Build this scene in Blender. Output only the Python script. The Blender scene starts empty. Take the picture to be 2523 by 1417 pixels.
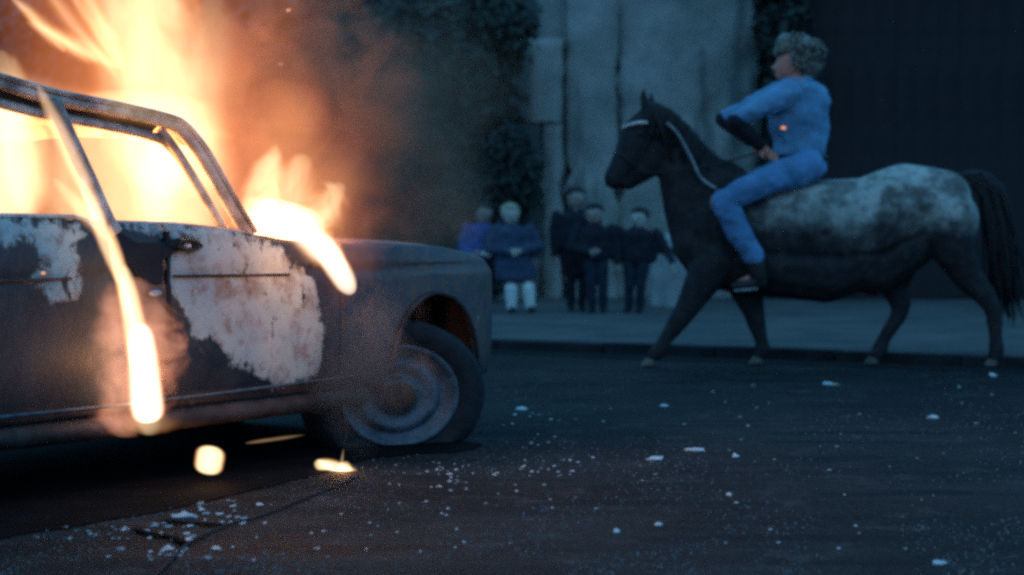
import bpy, bmesh, math, random
import numpy as np
from mathutils import Vector, Matrix, noise as mnoise
R = math.radians
random.seed(7)
rng = np.random.default_rng(7)
S = bpy.context.scene
COL = S.collection

# ---------------------------------------------------------------- camera
F, CX, CY, CAMH, PITCH = 5000.0, 1261.5, 708.5, 0.96, math.atan(158.5 / 5000.0)
cam = bpy.data.cameras.new('camera'); camo = bpy.data.objects.new('camera', cam); COL.objects.link(camo)
camo.location = (0, 0, CAMH); camo.rotation_euler = (R(90) - PITCH, 0, 0)
cam.sensor_width = 36; cam.lens = 36 * F / 2523.0; cam.clip_end = 500; cam.clip_start = 0.05
cam.dof.use_dof = True; cam.dof.focus_distance = 7.7; cam.dof.aperture_fstop = 2.2
S.camera = camo

# ---------------------------------------------------------------- dusk sky
w = bpy.data.worlds.new('World'); S.world = w; w.use_nodes = True
nt = w.node_tree; nt.nodes.clear()
sky = nt.nodes.new('ShaderNodeTexSky'); sky.sky_type = 'NISHITA'; sky.sun_disc = False
sky.sun_elevation = R(1.5); sky.sun_rotation = R(160)
tint = nt.nodes.new('ShaderNodeMix'); tint.data_type = 'RGBA'; tint.blend_type = 'MIX'
tint.inputs[0].default_value = 0.93
tint.inputs[7].default_value = (1.5, 5.8, 11.0, 1)
bg = nt.nodes.new('ShaderNodeBackground'); bg.inputs['Strength'].default_value = 0.10
wo = nt.nodes.new('ShaderNodeOutputWorld')
nt.links.new(sky.outputs[0], tint.inputs[6]); nt.links.new(tint.outputs[2], bg.inputs[0]); nt.links.new(bg.outputs[0], wo.inputs[0])
sun = bpy.data.lights.new('sun', 'SUN'); sun.energy = 0.12; sun.angle = R(30); sun.color = (0.55, 0.78, 1.0)
so = bpy.data.objects.new('sun', sun); so.rotation_euler = (R(42), R(14), 0); so.location = (0, -5, 12); COL.objects.link(so)

S.view_settings.view_transform = 'Standard'; S.view_settings.look = 'None'
S.view_settings.exposure = 0; S.view_settings.gamma = 1; S.view_settings.use_curve_mapping = False
S.render.engine = 'CYCLES'
cy = S.cycles
cy.use_denoising = False
cy.max_bounces = 5; cy.diffuse_bounces = 2; cy.glossy_bounces = 2; cy.transparent_max_bounces = 8; cy.volume_bounces = 0
cy.sample_clamp_indirect = 2.0; cy.sample_clamp_direct = 6.0
cy.volume_step_rate = 1.0; cy.volume_max_steps = 96
cy.pixel_filter_type = 'BLACKMAN_HARRIS'; cy.filter_width = 3.2

# ---------------------------------------------------------------- projection helpers
FW = Vector((0, math.cos(PITCH), -math.sin(PITCH))); UPV = Vector((0, math.sin(PITCH), math.cos(PITCH)))
def ray(px, py):
    return Vector((1, 0, 0)) * ((px - CX) / F) + FW - UPV * ((py - CY) / F)
def W(px, py, d):
    v = ray(px, py); k = d / v.y
    return Vector((v.x * k, d, CAMH + v.z * k))
def G(px, py, z=0.0):
    v = ray(px, py); k = (z - CAMH) / v.z
    return Vector((v.x * k, v.y * k, z))
OC = Vector((-1.704, 6.76, 0)); UU = Vector((1.22, 1.86, 0)).normalized(); NN = Vector((UU.y, -UU.x, 0))
def CP(px, py, off=0.0):
    """pixel -> (u, z) on the near flank of the car, off metres outwards"""
    v = ray(px, py); o = OC + NN * off
    k = o.dot(NN) / v.dot(NN)
    p = Vector((v.x * k, v.y * k, CAMH + v.z * k))
    return ((p - OC).dot(UU), p.z)

# ---------------------------------------------------------------- object helpers
def tag(o, label=None, cat=None, group=None, kind=None):
    if label: o['label'] = label
    if cat: o['category'] = cat
    if group: o['group'] = group
    if kind: o['kind'] = kind
    return o
def empty(name, loc, label, cat, group=None, rz=0.0):
    o = bpy.data.objects.new(name, None); o.location = loc; o.rotation_euler = (0, 0, rz); o.empty_display_size = 0.1
    COL.objects.link(o); return tag(o, label, cat, group)
def link(name, me, mat, parent=None, loc=None, smooth=True):
    o = bpy.data.objects.new(name, me); COL.objects.link(o)
    if mat:
        me.materials.clear(); me.materials.append(mat)
    if smooth:
        me.polygons.foreach_set('use_smooth', [True] * len(me.polygons))
    if parent: o.parent = parent
    if loc is not None: o.location = loc
    return o
def from_bm(name, bm, mat, parent=None, loc=None, smooth=True):
    me = bpy.data.meshes.new(name); bm.normal_update(); bm.to_mesh(me); bm.free()
    return link(name, me, mat, parent, loc, smooth)
def bm_box(bm, x0, x1, y0, y1, z0, z1, jit=0.0):
    j = lambda: random.uniform(-jit, jit)
    vs = [bm.verts.new((x + j(), y + j(), z + j())) for z in (z0, z1) for y in (y0, y1) for x in (x0, x1)]
    for f in ((0, 2, 3, 1), (4, 5, 7, 6), (0, 1, 5, 4), (2, 6, 7, 3), (0, 4, 6, 2), (1, 3, 7, 5)):
        bm.faces.new([vs[i] for i in f])
    return vs
def bevel(o, wd=0.01, seg=2):
    m = o.modifiers.new('bevel', 'BEVEL'); m.width = wd; m.segments = seg; m.limit_method = 'ANGLE'; return o
def bm_tube(bm, pts, rad, n=8, flat=1.0, closed=False):
    """tube along pts; rad number or list; flat squashes second axis"""
    pts = [Vector(p) for p in pts]; N = len(pts)
    rs = rad if isinstance(rad, (list, tuple)) else [rad] * N
    rings = []
    prev = None
    for i, p in enumerate(pts):
        if closed: t = (pts[(i + 1) % N] - pts[i - 1]).normalized()
        else: t = (pts[min(i + 1, N - 1)] - pts[max(i - 1, 0)]).normalized()
        if prev is None:
            a = t.cross(Vector((0, 0, 1)));
            if a.length < 1e-3: a = t.cross(Vector((0, 1, 0)))
            a.normalize()
        else:
            a = (prev - t * prev.dot(t)).normalized()
        prev = a; b = t.cross(a)
        rings.append([bm.verts.new(p + (a * math.cos(2 * math.pi * k / n) + b * math.sin(2 * math.pi * k / n) * flat) * rs[i]) for k in range(n)])
    for i in range(N if closed else N - 1):
        r0, r1 = rings[i], rings[(i + 1) % N]
        for k in range(n):
            bm.faces.new((r0[k], r0[(k + 1) % n], r1[(k + 1) % n], r1[k]))
    if not closed:
        bm.faces.new(rings[0][::-1]); bm.faces.new(rings[-1])
def tube(name, pts, rad, mat, parent=None, n=8, flat=1.0, closed=False):
    bm = bmesh.new(); bm_tube(bm, pts, rad, n, flat, closed); return from_bm(name, bm, mat, parent)
def smoothpath(pts, n=6):
    pts = [Vector(p) for p in pts]; out = []
    for i in range(len(pts) - 1):
        p0 = pts[max(i - 1, 0)]; p1 = pts[i]; p2 = pts[i + 1]; p3 = pts[min(i + 2, len(pts) - 1)]
        for k in range(n):
            t = k / n
            out.append(0.5 * ((2 * p1) + (p2 - p0) * t + (2 * p0 - 5 * p1 + 4 * p2 - p3) * t * t + (3 * p1 - p0 - 3 * p2 + p3) * t ** 3))
    out.append(pts[-1]); return out

# organic bodies: hulls of spheres, joined by a voxel remesh into ONE continuous surface
def hull(bm, a, b):
    """a, b = (x,y,z, r[, ry]) ; ry = half depth in y"""
    t = bmesh.new()
    for s in (a, b):
        r = s[3]; ry = s[4] if len(s) > 4 else r; rz = s[5] if len(s) > 5 else r
        bmesh.ops.create_icosphere(t, subdivisions=2, radius=1.0,
            matrix=Matrix.Translation(s[:3]) @ Matrix.Diagonal((r, ry, rz, 1)))
    res = bmesh.ops.convex_hull(t, input=list(t.verts))
    bmesh.ops.delete(t, geom=[g for g in set(res['geom_interior']) | set(res['geom_unused']) if isinstance(g, bmesh.types.BMVert)], context='VERTS')
    bmesh.ops.recalc_face_normals(t, faces=list(t.faces))
    me = bpy.data.meshes.new('tmp'); t.to_mesh(me); t.free(); bm.from_mesh(me); bpy.data.meshes.remove(me)
def blob(name, chains, mat, parent=None, voxel=0.01, smooth=4, lumps=0.0, lscale=8.0):
    bm = bmesh.new()
    for ch in chains:
        if len(ch) == 1: hull(bm, ch[0], ch[0])
        for i in range(len(ch) - 1): hull(bm, ch[i], ch[i + 1])
    me = bpy.data.meshes.new(name); bm.to_mesh(me); bm.free()
    o = bpy.data.objects.new(name, me); COL.objects.link(o)
    m = o.modifiers.new('r', 'REMESH'); m.mode = 'VOXEL'; m.voxel_size = voxel
    m = o.modifiers.new('s', 'SMOOTH'); m.iterations = smooth; m.factor = 0.5
    dg = bpy.context.evaluated_depsgraph_get()
    nm = bpy.data.meshes.new_from_object(o.evaluated_get(dg))
    bpy.data.objects.remove(o); bpy.data.meshes.remove(me)
    nm.name = name
    if lumps:
        for v in nm.vertices:
            v.co += v.normal * (mnoise.noise(v.co * lscale) + 0.5 * mnoise.noise(v.co * lscale * 2.3)) * lumps
    return link(name, nm, mat, parent)

# ---------------------------------------------------------------- materials
class M:
    def __init__(s, name, disp=False):
        s.m = bpy.data.materials.new(name); s.m.use_nodes = True; s.t = s.m.node_tree; s.t.nodes.clear()
        s.out = s.n('ShaderNodeOutputMaterial')
    def n(s, typ, **kw):
        x = s.t.nodes.new(typ)
        for k, v in kw.items(): setattr(x, k, v)
        return x
    def l(s, a, b): s.t.links.new(a, b)
    def val(s, x, sock):
        if isinstance(x, (int, float)): sock.default_value = x
        elif isinstance(x, (tuple, list)): sock.default_value = tuple(x) + ((1,) if len(x) == 3 and len(sock.default_value) == 4 else ())
        else: s.l(x, sock)
    def math(s, op, a, b=0.0, c=0.0, clamp=False):
        x = s.n('ShaderNodeMath', operation=op); x.use_clamp = clamp
        for i, v in enumerate((a, b, c)): s.val(v, x.inputs[i])
        return x.outputs[0]
    def vmath(s, op, a, b=(0, 0, 0), scale=None):
        x = s.n('ShaderNodeVectorMath', operation=op); s.val(a, x.inputs[0])
        if op != 'SCALE' : s.val(b, x.inputs[1])
        if scale is not None: s.val(scale, x.inputs['Scale'])
        return x.outputs['Value' if op in ('LENGTH', 'DOT_PRODUCT', 'DISTANCE') else 'Vector']
    def coord(s, which='Object'): return s.n('ShaderNodeTexCoord').outputs[which]
    def noise(s, vec, scale, detail=4, rough=0.55, dist=0.0, col=False):
        x = s.n('ShaderNodeTexNoise'); s.val(vec, x.inputs['Vector']); x.inputs['Scale'].default_value = scale
        x.inputs['Detail'].default_value = detail; x.inputs['Roughness'].default_value = rough; x.inputs['Distortion'].default_value = dist
        return x.outputs['Color' if col else 'Fac']
    def ss(s, x, a, b):
        m = s.n('ShaderNodeMapRange', interpolation_type='SMOOTHSTEP'); s.val(x, m.inputs[0])
        m.inputs[1].default_value = a; m.inputs[2].default_value = b; return m.outputs[0]
    def mix(s, f, a, b, mode='MIX'):
        x = s.n('ShaderNodeMix', data_type='RGBA', blend_type=mode); s.val(f, x.inputs[0]); s.val(a, x.inputs[6]); s.val(b, x.inputs[7]); return x.outputs[2]
    def surf(s, col, rough=0.7, spec=0.3, bump=None, bd=0.02, bs=0.5, metal=0.0, **kw):
        p = s.n('ShaderNodeBsdfPrincipled'); s.val(col, p.inputs['Base Color']); s.val(rough, p.inputs['Roughness'])
        p.inputs['Specular IOR Level'].default_value = spec; s.val(metal, p.inputs['Metallic'])
        for k, v in kw.items(): s.val(v, p.inputs[k])
        if bump is not None:
            b = s.n('ShaderNodeBump'); b.inputs['Strength'].default_value = bs; b.inputs['Distance'].default_value = bd
            s.l(bump, b.inputs['Height']); s.l(b.outputs[0], p.inputs['Normal'])
        s.l(p.outputs[0], s.out.inputs['Surface']); return s.m

def plain(name, col, rough=0.75, var=0.35, scale=9.0, bd=0.01, spec=0.3, metal=0.0):
    m = M(name); c = m.coord(); n = m.noise(c, scale, 6)
    lo = tuple(x * (1 - var) for x in col); hi = tuple(min(1, x * (1 + var)) for x in col)
    k = m.mix(m.ss(n, 0.3, 0.7), lo, hi)
    return m.surf(k, rough, spec, bump=m.noise(c, scale * 5, 5), bd=bd, bs=0.4, metal=metal)

def mat_road():
    m = M('asphalt'); c = m.coord(); n1 = m.noise(c, 0.6, 5, .6); n2 = m.noise(c, 45, 5, .7)
    st = m.noise(m.vmath('MULTIPLY', c, (0.35, 2.2, 1)), 1.6, 6, .65)
    k = m.mix(m.ss(n1, .38, .62), (.008, .0085, .009), (.025, .024, .023))
    k = m.mix(m.ss(n2, .48, .70), k, (.050, .052, .054))
    k = m.mix(m.math('MULTIPLY', m.ss(st, .52, .62), .9), k, (.004, .004, .0045))
    k = m.mix(m.math('MULTIPLY', m.ss(m.noise(c, 3.5, 9, .8), .53, .62), .8), k, (.05, .048, .046))
    return m.surf(k, m.mix(m.ss(st, .4, .6), (.9,) * 3, (.75,) * 3), .12, bump=m.math('ADD', n2, m.math('MULTIPLY', st, .6)), bd=.02, bs=1.0)
def mat_gutter():
    m = M('gutter_shade'); c = m.coord(); n = m.noise(c, 4, 6, .7)
    return m.surf(m.mix(m.ss(n, .35, .65), (.003, .003, .004), (.009, .009, .010)), .9, .1, bump=n, bd=.02)
def mat_pave():
    m = M('pavement'); c = m.coord(); n = m.noise(c, 1.1, 6, .65); g = m.noise(c, 30, 5, .7)
    st = m.noise(m.vmath('MULTIPLY', c, (0.4, 1.6, 1)), 2.2, 6, .65)
    k = m.mix(m.ss(n, .3, .7), (.045, .045, .046), (.10, .098, .095)); k = m.mix(m.math('MULTIPLY', m.ss(st, .52, .68), .7), k, (.028, .028, .03))
    k = m.mix(m.math('MULTIPLY', m.ss(g, .4, .7), .4), k, (.13, .13, .12))
    return m.surf(k, .9, .15, bump=g, bd=.01)
def mat_wall():
    m = M('stained_render'); c = m.coord()
    st = m.noise(m.vmath('MULTIPLY', c, (1, 1, .13)), 3.2, 6, .6, .3); n = m.noise(c, 1.3, 7, .68); f = m.noise(c, 22, 6, .7)
    k = m.mix(m.ss(n, .32, .68), (.24, .23, .21), (.38, .37, .34))
    k = m.mix(m.math('MULTIPLY', m.ss(st, .53, .68), .72), k, (.10, .105, .105))
    k = m.mix(m.math('MULTIPLY', m.ss(f, .45, .72), .4), k, (.17, .17, .16))
    return m.surf(k, .92, .1, bump=m.math('ADD', f, m.math('MULTIPLY', n, 1.5)), bd=.03, bs=.6)
def mat_leaf(name, col, dark):
    m = M(name); c = m.coord(); n = m.noise(c, 2.0, 4); ob = m.n('ShaderNodeAttribute', attribute_name='tone')
    k = m.mix(m.ss(n, .3, .7), dark, col); k = m.mix(m.math('MULTIPLY', ob.outputs['Fac'], .6), k, tuple(x * 1.9 for x in col))
    return m.surf(k, .55, .35)

def mat_body():
    """burnt bodywork: 'ash' = signed distance (m) inside surviving paint, negative outside"""
    m = M('burnt_bodywork'); c = m.coord(); a = m.n('ShaderNodeAttribute', attribute_name='ash').outputs['Fac']
    n1 = m.noise(c, 5, 7, .68); n2 = m.noise(c, 19, 6, .7); n3 = m.noise(c, 2.1, 5, .6)
    e = m.math('ADD', a, m.math('MULTIPLY', m.math('SUBTRACT', n1, .5), .34)); e = m.math('ADD', e, m.math('MULTIPLY', m.math('SUBTRACT', n2, .5), .16)); e = m.math('ADD', e, .022)
    mask = m.ss(e, -.014, .030)
    paint = m.mix(m.ss(n3, .35, .62), (.30, .35, .37), (.48, .46, .41))
    # scorch and rust blotches inside the paint
    vs = m.noise(m.vmath('MULTIPLY', c, (1, 1, .55)), 14, 6, .72, .4)
    paint = m.mix(m.math('MULTIPLY', m.ss(m.noise(c, 7.5, 8, .75, .3), .46, .64), .75), paint, (.20, .10, .065))
    paint = m.mix(m.ss(vs, .59, .65), paint, (.035, .028, .03))
    soot_shade = m.mix(m.ss(n1, .42, .66), (.010, .012, .018), (.036, .034, .038))
    soot_shade = m.mix(m.math('MULTIPLY', m.ss(n3, .48, .68), .65), soot_shade, (.085, .045, .03))
    fr = m.n('ShaderNodeSeparateXYZ'); m.l(c, fr.inputs[0])
    fen = m.math('MULTIPLY', m.ss(fr.outputs[0], 1.55, 2.0), m.ss(fr.outputs[2], .2, .4))      # the fender: bare scorched steel
    steel = m.mix(m.ss(n1, .35, .65), (.045, .048, .062), (.11, .075, .068)); steel = m.mix(m.ss(n2, .48, .64), steel, (.15, .075, .052))
    steel = m.mix(m.ss(m.noise(c, 33, 4, .6), .70, .74), steel, (.45, .45, .47))
    soot_shade = m.mix(fen, soot_shade, steel)
    k = m.mix(mask, soot_shade, paint)
    return m.surf(k, m.mix(mask, (.50,) * 3, (.75,) * 3), .4, bump=m.math('ADD', m.math('MULTIPLY', n2, .6), m.math('MULTIPLY', mask, .5)), bd=.008, bs=.5)

MT = dict(road=mat_road(), gutter=mat_gutter(), pave=mat_pave(), soot_shade=plain('road_shade_and_char', (.005, .0045, .005), .95, .5, 4, .01, .05), wall=mat_wall(), body=mat_body(),
    leaf=mat_leaf('hedge_leaves', (.028, .036, .027), (.006, .008, .007)), leafd=mat_leaf('dark_leaves', (.016, .02, .016), (.005, .006, .006)),
    bark=plain('bark', (.03, .026, .024), .95), soil=plain('soil', (.03, .027, .024), .95, scale=2, bd=.05),
    tar=plain('tarred_board', (.030, .024, .026), .9, .15, 3, spec=.1), frame=plain('scorched_frame', (.46, .36, .32), .65, .55, 11, .008),
    sill=plain('scorched_sill', (.045, .028, .024), .7, .6, 7, .01), inner=plain('charred_interior', (.05, .035, .03), .9, .5), rim=plain('scorched_rim', (.052, .066, .085), .45, .45, 14, spec=.5),
    tyre=plain('burnt_tyre', (.010, .011, .014), .8, .4, 20), rust=plain('rusted_liner', (.09, .032, .018), .9, .5, 8),
    skin=plain('skin', (.29, .21, .18), .6, .08, 9, .002), skinp=plain('pale_skin', (.38, .34, .30), .6, .06, 9, .002), skinr=plain('ruddy_skin', (.42, .17, .12), .6, .15, 9, .002),
    denim=plain('blue_denim', (.095, .225, .36), .85, .25, 4, .006), denim2=plain('denim_trousers', (.075, .18, .32), .88, .22, 4, .006),
    navy=plain('navy_cloth', (.035, .050, .085), .9, .25, 14, .006), cobalt=plain('cobalt_cloth', (.04, .085, .26), .9, .2, 14, .006),
    black=plain('black_cloth', (.013, .012, .018), .9, .3, 12, .006), jean=plain('dark_jeans', (.012, .016, .028), .9, .3, 12, .006),
    maroon=plain('maroon_cloth', (.035, .01, .012), .9, .3, 12, .006), darkhair=plain('dark_hair', (.010, .008, .009), .6, .3, 40, .01),
    blond=plain('blond_hair', (.30, .27, .18), .7, .3, 40, .01), fair=plain('fair_curls', (.12, .12, .10), .7, .6, 26, .02),
    sock=plain('white_sock', (.58, .60, .58), .9, .08, 20, .003), leather=plain('black_leather', (.012, .010, .010), .5, .3, 14, .004),
    white=plain('white_scrap', (.42, .46, .48), .6, .25, 25, .004), grit=plain('dull_grit', (.16, .17, .18), .9, .4), pebble=plain('pale_rubble', (.22, .25, .27), .8, .4, 25, .004),
    stone=plain('pale_stone', (.26, .27, .27), .9, .25, 5, .02), orange=plain('ochre_cloth', (.25, .14, .04), .9, .2), eye=plain('dark_eye', (.01, .01, .01), .3, .1), lip=plain('lip', (.25, .10, .08), .6, .1),
    curb=plain('kerb_stone', (.012, .012, .014), .9, .4, 6, .02), curbtop=plain('kerb_top_shade', (.025, .025, .026), .9, .3, 6, .02), hoof=plain('hoof_horn', (.09, .075, .06), .6, .3, 12), metal=plain('bright_buckle', (.7, .62, .56), .35, .1, 9, spec=.6))

# ================================================================= SETTING
def ground_sheet(name, pts, z, mat, kind='structure', sub=0):
    bm = bmesh.new(); bm.faces.new([bm.verts.new((x, y, z)) for x, y in pts]); o = from_bm(name, bm, mat, smooth=False); tag(o, kind=kind); return o
ground_sheet('road', [(-250, -150), (250, -150), (250, 350), (-250, 350)], 0.0, MT['road'])
KZ = .08
k0 = G(1240, 862); k1 = G(2520, 908)
kd = (k1 - k0).normalized(); kn = Vector((-kd.y, kd.x, 0))
if kn.y < 0: kn = -kn
def K(s, t, z=0): p = k0 + kd * s + kn * t; return Vector((p.x, p.y, z))
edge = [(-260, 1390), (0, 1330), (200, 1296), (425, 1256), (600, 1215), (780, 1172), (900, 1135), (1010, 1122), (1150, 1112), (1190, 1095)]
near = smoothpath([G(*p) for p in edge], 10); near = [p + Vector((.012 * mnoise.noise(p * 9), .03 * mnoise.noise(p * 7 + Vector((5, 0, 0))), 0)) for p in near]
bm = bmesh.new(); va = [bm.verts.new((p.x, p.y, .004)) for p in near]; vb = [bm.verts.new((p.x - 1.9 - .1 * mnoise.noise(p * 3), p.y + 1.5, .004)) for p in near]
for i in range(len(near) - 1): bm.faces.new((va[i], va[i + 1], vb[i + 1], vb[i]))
tag(from_bm('car_shadow_sheet', bm, MT['soot_shade'], smooth=False), kind='structure')  # black sheet painting the car's shadow onto the road
def on_shadow_sheet(px, py): return px < 1190 and py < interp([(a, b) for a, b in edge], px) - 6
def interp(pts, x):
    if x <= pts[0][0]: return pts[0][1]
    for (a, b), (c, d) in zip(pts, pts[1:]):
        if x <= c: return b + (d - b) * (x - a) / (c - a)
    return pts[-1][1]
# gutter strip along the kerb, blackened to paint the shadow band under the pony
bm = bmesh.new(); n = 60
rows = [[bm.verts.new(K(-14 + i * .6, (-.26 - .42 * max(0, mnoise.noise(Vector((i * .33, 0, 0))) + .45)) if j == 0 else .012, .004)) for i in range(n)] for j in (0, 1)]
for i in range(n - 1): bm.faces.new((rows[0][i], rows[0][i + 1], rows[1][i + 1], rows[1][i]))
tag(from_bm('gutter', bm, MT['gutter']), kind='structure')
# pavement behind the kerb
bm = bmesh.new()
g = [[bm.verts.new(K(-20 + i * 1.0, .15 + j * 1.0, KZ - .004)) for i in range(46)] for j in range(16)]
for j in range(15):
    for i in range(45): bm.faces.new((g[j][i], g[j][i + 1], g[j + 1][i + 1], g[j + 1][i]))
pv = tag(from_bm('pavement', bm, MT['pave']), kind='structure')
# kerb stones
kb = tag(bpy.data.objects.new('kerb', None), kind='structure'); COL.objects.link(kb)
bm = bmesh.new(); bm_box(bm, -.445, .445, 0, .155, -.1, KZ); kme = None
ang = math.atan2(kd.y, kd.x)
for i in range(34):
    s = -14 + i * .9
    if kme is None:
        o = from_bm('kerb_stone', bm, MT['curb'], kb, smooth=False); bevel(o, .012); kme = o.data; kme.materials.append(MT['curbtop'])  # face and top carry the shadow band in their dark colours
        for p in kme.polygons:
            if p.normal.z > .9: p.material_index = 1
    else:
        o = bpy.data.objects.new('kerb_stone', kme); COL.objects.link(o); o.parent = kb; bevel(o, .012)
    o.location = K(s + random.uniform(-.004, .004), random.uniform(-.006, .006), random.uniform(-.006, .004)); o.rotation_euler = (0, random.uniform(-.006, .006), ang + random.uniform(-.006, .006) + (math.pi if kd.cross(kn).z < 0 else 0))
# dark bank rising behind everything
bm = bmesh.new(); nx, ny = 60, 14
g = [[bm.verts.new((-26 + i * .9, 26.2 + j * 1.2, max(-.3, min(j, 5) * 1.15 + .5 * mnoise.noise(Vector((i * .25, j * .4, 3)))) - .3)) for i in range(nx)] for j in range(ny)]
for j in range(ny - 1):
    for i in range(nx - 1): bm.faces.new((g[j][i], g[j][i + 1], g[j + 1][i + 1], g[j + 1][i]))
tag(from_bm('hill', bm, MT['soil']), kind='structure')

# pale stained wall with buttresses
WD = 24.0
wt = empty('stained_wall', (W(1600, 700, WD).x, WD, KZ - .01), 'tall pale rendered wall with dark damp streaks standing behind the row of children', 'wall')
wx = wt.location.x
def wbox(name, x0p, x1p, ytop, ybot, y0, y1, nseg=14, mat='wall', rough=.03):
    a = W(x0p, ytop, WD); b = W(x1p, ybot, WD)
    bm = bmesh.new(); x0, x1 = a.x - wx, b.x - wx; z0, z1 = b.z - wt.location.z, a.z - wt.location.z
    nz = max(3, int((z1 - z0) / .12)); nxx = max(2, int((x1 - x0) / .12))
    gr = [[bm.verts.new((x0 + (x1 - x0) * i / nxx + (rough * 1.5 * mnoise.noise(Vector((j * .5, x0, 1))) if i in (0, nxx) else 0), y0 + rough * mnoise.noise(Vector((i * .5 + x0, j * .4, 0))), z0 + (z1 - z0) * j / nz)) for i in range(nxx + 1)] for j in range(nz + 1)]
    bk = [[bm.verts.new((v.co.x, y1, v.co.z)) for v in (r[0], r[-1])] for r in gr]
    for j in range(nz):
        for i in range(nxx): bm.faces.new((gr[j][i], gr[j][i + 1], gr[j + 1][i + 1], gr[j + 1][i]))
        bm.faces.new((bk[j][0], gr[j][0], gr[j + 1][0], bk[j + 1][0])); bm.faces.new((gr[j][-1], bk[j][1], bk[j + 1][1], gr[j + 1][-1]))
        bm.faces.new((bk[j][1], bk[j][0], bk[j + 1][0], bk[j + 1][1]))
    bm.faces.new([v for v in gr[-1]] + [bk[-1][1], bk[-1][0]])
    return from_bm(name, bm, MT[mat], wt)
wbox('wall_panel', 1330, 1890, -420, 750, .35, .9)
wbox('buttress', 1300, 1385, 95, 300, .0, .37); wbox('buttress', 1338, 1384, 303, 752, .03, .37)
wbox('buttress', 1398, 1522, -420, 752, .1, .37, rough=.07)
wbox('buttress', 1527, 1875, -420, 752, .16, .37, rough=.10)
wbox('wall_base', 1200, 1345, 640, 752, .2, .8, rough=.08)
# fallen rubble at the foot of the wall
def stonep(name, px, py, d, wpx, hpx, mat, label, cat, group=None, z=KZ):
    s = F / d; p = W(px, py, d)
    o = blob(name, [[(0, 0, hpx / s * .5, wpx / s * .5, wpx / s * .35, hpx / s * .5)]], mat, None, max(.006, wpx / s / 14), 3, wpx / s * .05, 9)
    o.location = (p.x, d, z); return tag(o, label, cat, group)
# gate post with a domed cap, right of the children
gp = empty('gate_post', (W(1645, 700, 21.2).x, 21.2, KZ - .004), 'squat pale stone post with a domed cap right of the row of children', 'post')
s21 = F / 21.2
bm = bmesh.new(); bm_box(bm, -.185, .185, -.18, .18, 0, .56, .006); bevel(from_bm('shaft', bm, MT['stone'], gp, smooth=False), .02)
bm = bmesh.new(); bm_box(bm, -.17, .17, -.165, .165, .56, .60, .003); bevel(from_bm('neck', bm, MT['black'], gp, smooth=False), .01)
blob('cap', [[(0, 0, .64, .17, .16, .03)], [(0, 0, .66, .14, .14, .12)]], MT['stone'], gp, .012, 3)

# tarred shed filling the dark right side
sx0 = W(1885, 0, WD).x
shed = empty('tarred_shed', (sx0, WD - .3, KZ - .01), 'tall black tarred timber shed with closed doors filling the dark right background', 'shed')
bm = bmesh.new(); bm_box(bm, .02, 7.5, .05, 3.2, 0, 5.6); from_bm('wall', bm, MT['tar'], shed, smooth=False)
bme = None
for i in range(30):
    if bme is None:
        bm = bmesh.new(); bm_box(bm, -.1222, .1222, -.03, .04, .02, 5.5); o = from_bm('board', bm, MT['tar'], shed, smooth=False); bme = o.data
    else: o = bpy.data.objects.new('board', bme); COL.objects.link(o); o.parent = shed
    o.location = (.14 + i * .245, random.uniform(-.004, .004), 0); o.rotation_euler = (0, random.uniform(-.002, .002), random.uniform(-.005, .005))
bm = bmesh.new(); bm_box(bm, -.02, 7.6, -.9, 3.5, 5.6, 5.72); o = from_bm('roof', bm, MT['tar'], shed, smooth=False)
# ---- foliage
def leaves_mesh(name, blobs, n, size, mat, parent, up=.3):
    wts = np.array([b[3] * b[4] * b[5] for b in blobs]); wts /= wts.sum()
    idx = rng.choice(len(blobs), n, p=wts); B = np.array(blobs)[idx]
    v = rng.normal(size=(n, 3)); v /= np.linalg.norm(v, axis=1)[:, None]
    r = rng.uniform(.55, 1.0, n) ** .6
    ctr = B[:, :3] + v * r[:, None] * B[:, 3:6]
    clump = rng.normal(size=(n, 3)) * .05; ctr += clump
    nrm = v + rng.normal(size=(n, 3)) * .7 + np.array([0, -.2, up]); nrm /= np.linalg.norm(nrm, axis=1)[:, None]
    t = rng.normal(size=(n, 3)); t -= (t * nrm).sum(1)[:, None] * nrm; t /= np.linalg.norm(t, axis=1)[:, None]
    bt = np.cross(nrm, t); sz = size * rng.uniform(.55, 1.4, n)[:, None]
    P = np.stack([ctr - t * sz, ctr - bt * sz * .5 + nrm * sz * .12, ctr + t * sz, ctr + bt * sz * .5 + nrm * sz * .12], 1).reshape(-1, 3)
    me = bpy.data.meshes.new(name); me.vertices.add(n * 4); me.vertices.foreach_set('co', P.ravel())
    me.loops.add(n * 4); me.loops.foreach_set('vertex_index', np.arange(n * 4)); me.polygons.add(n)
    me.polygons.foreach_set('loop_start', np.arange(n) * 4); me.polygons.foreach_set('loop_total', np.full(n, 4)); me.update()
    at = me.attributes.new('tone', 'FLOAT', 'POINT'); at.data.foreach_set('value', np.repeat(rng.uniform(0, 1, n) ** 3, 4))
    return link(name, me, mat, parent, smooth=False)
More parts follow.
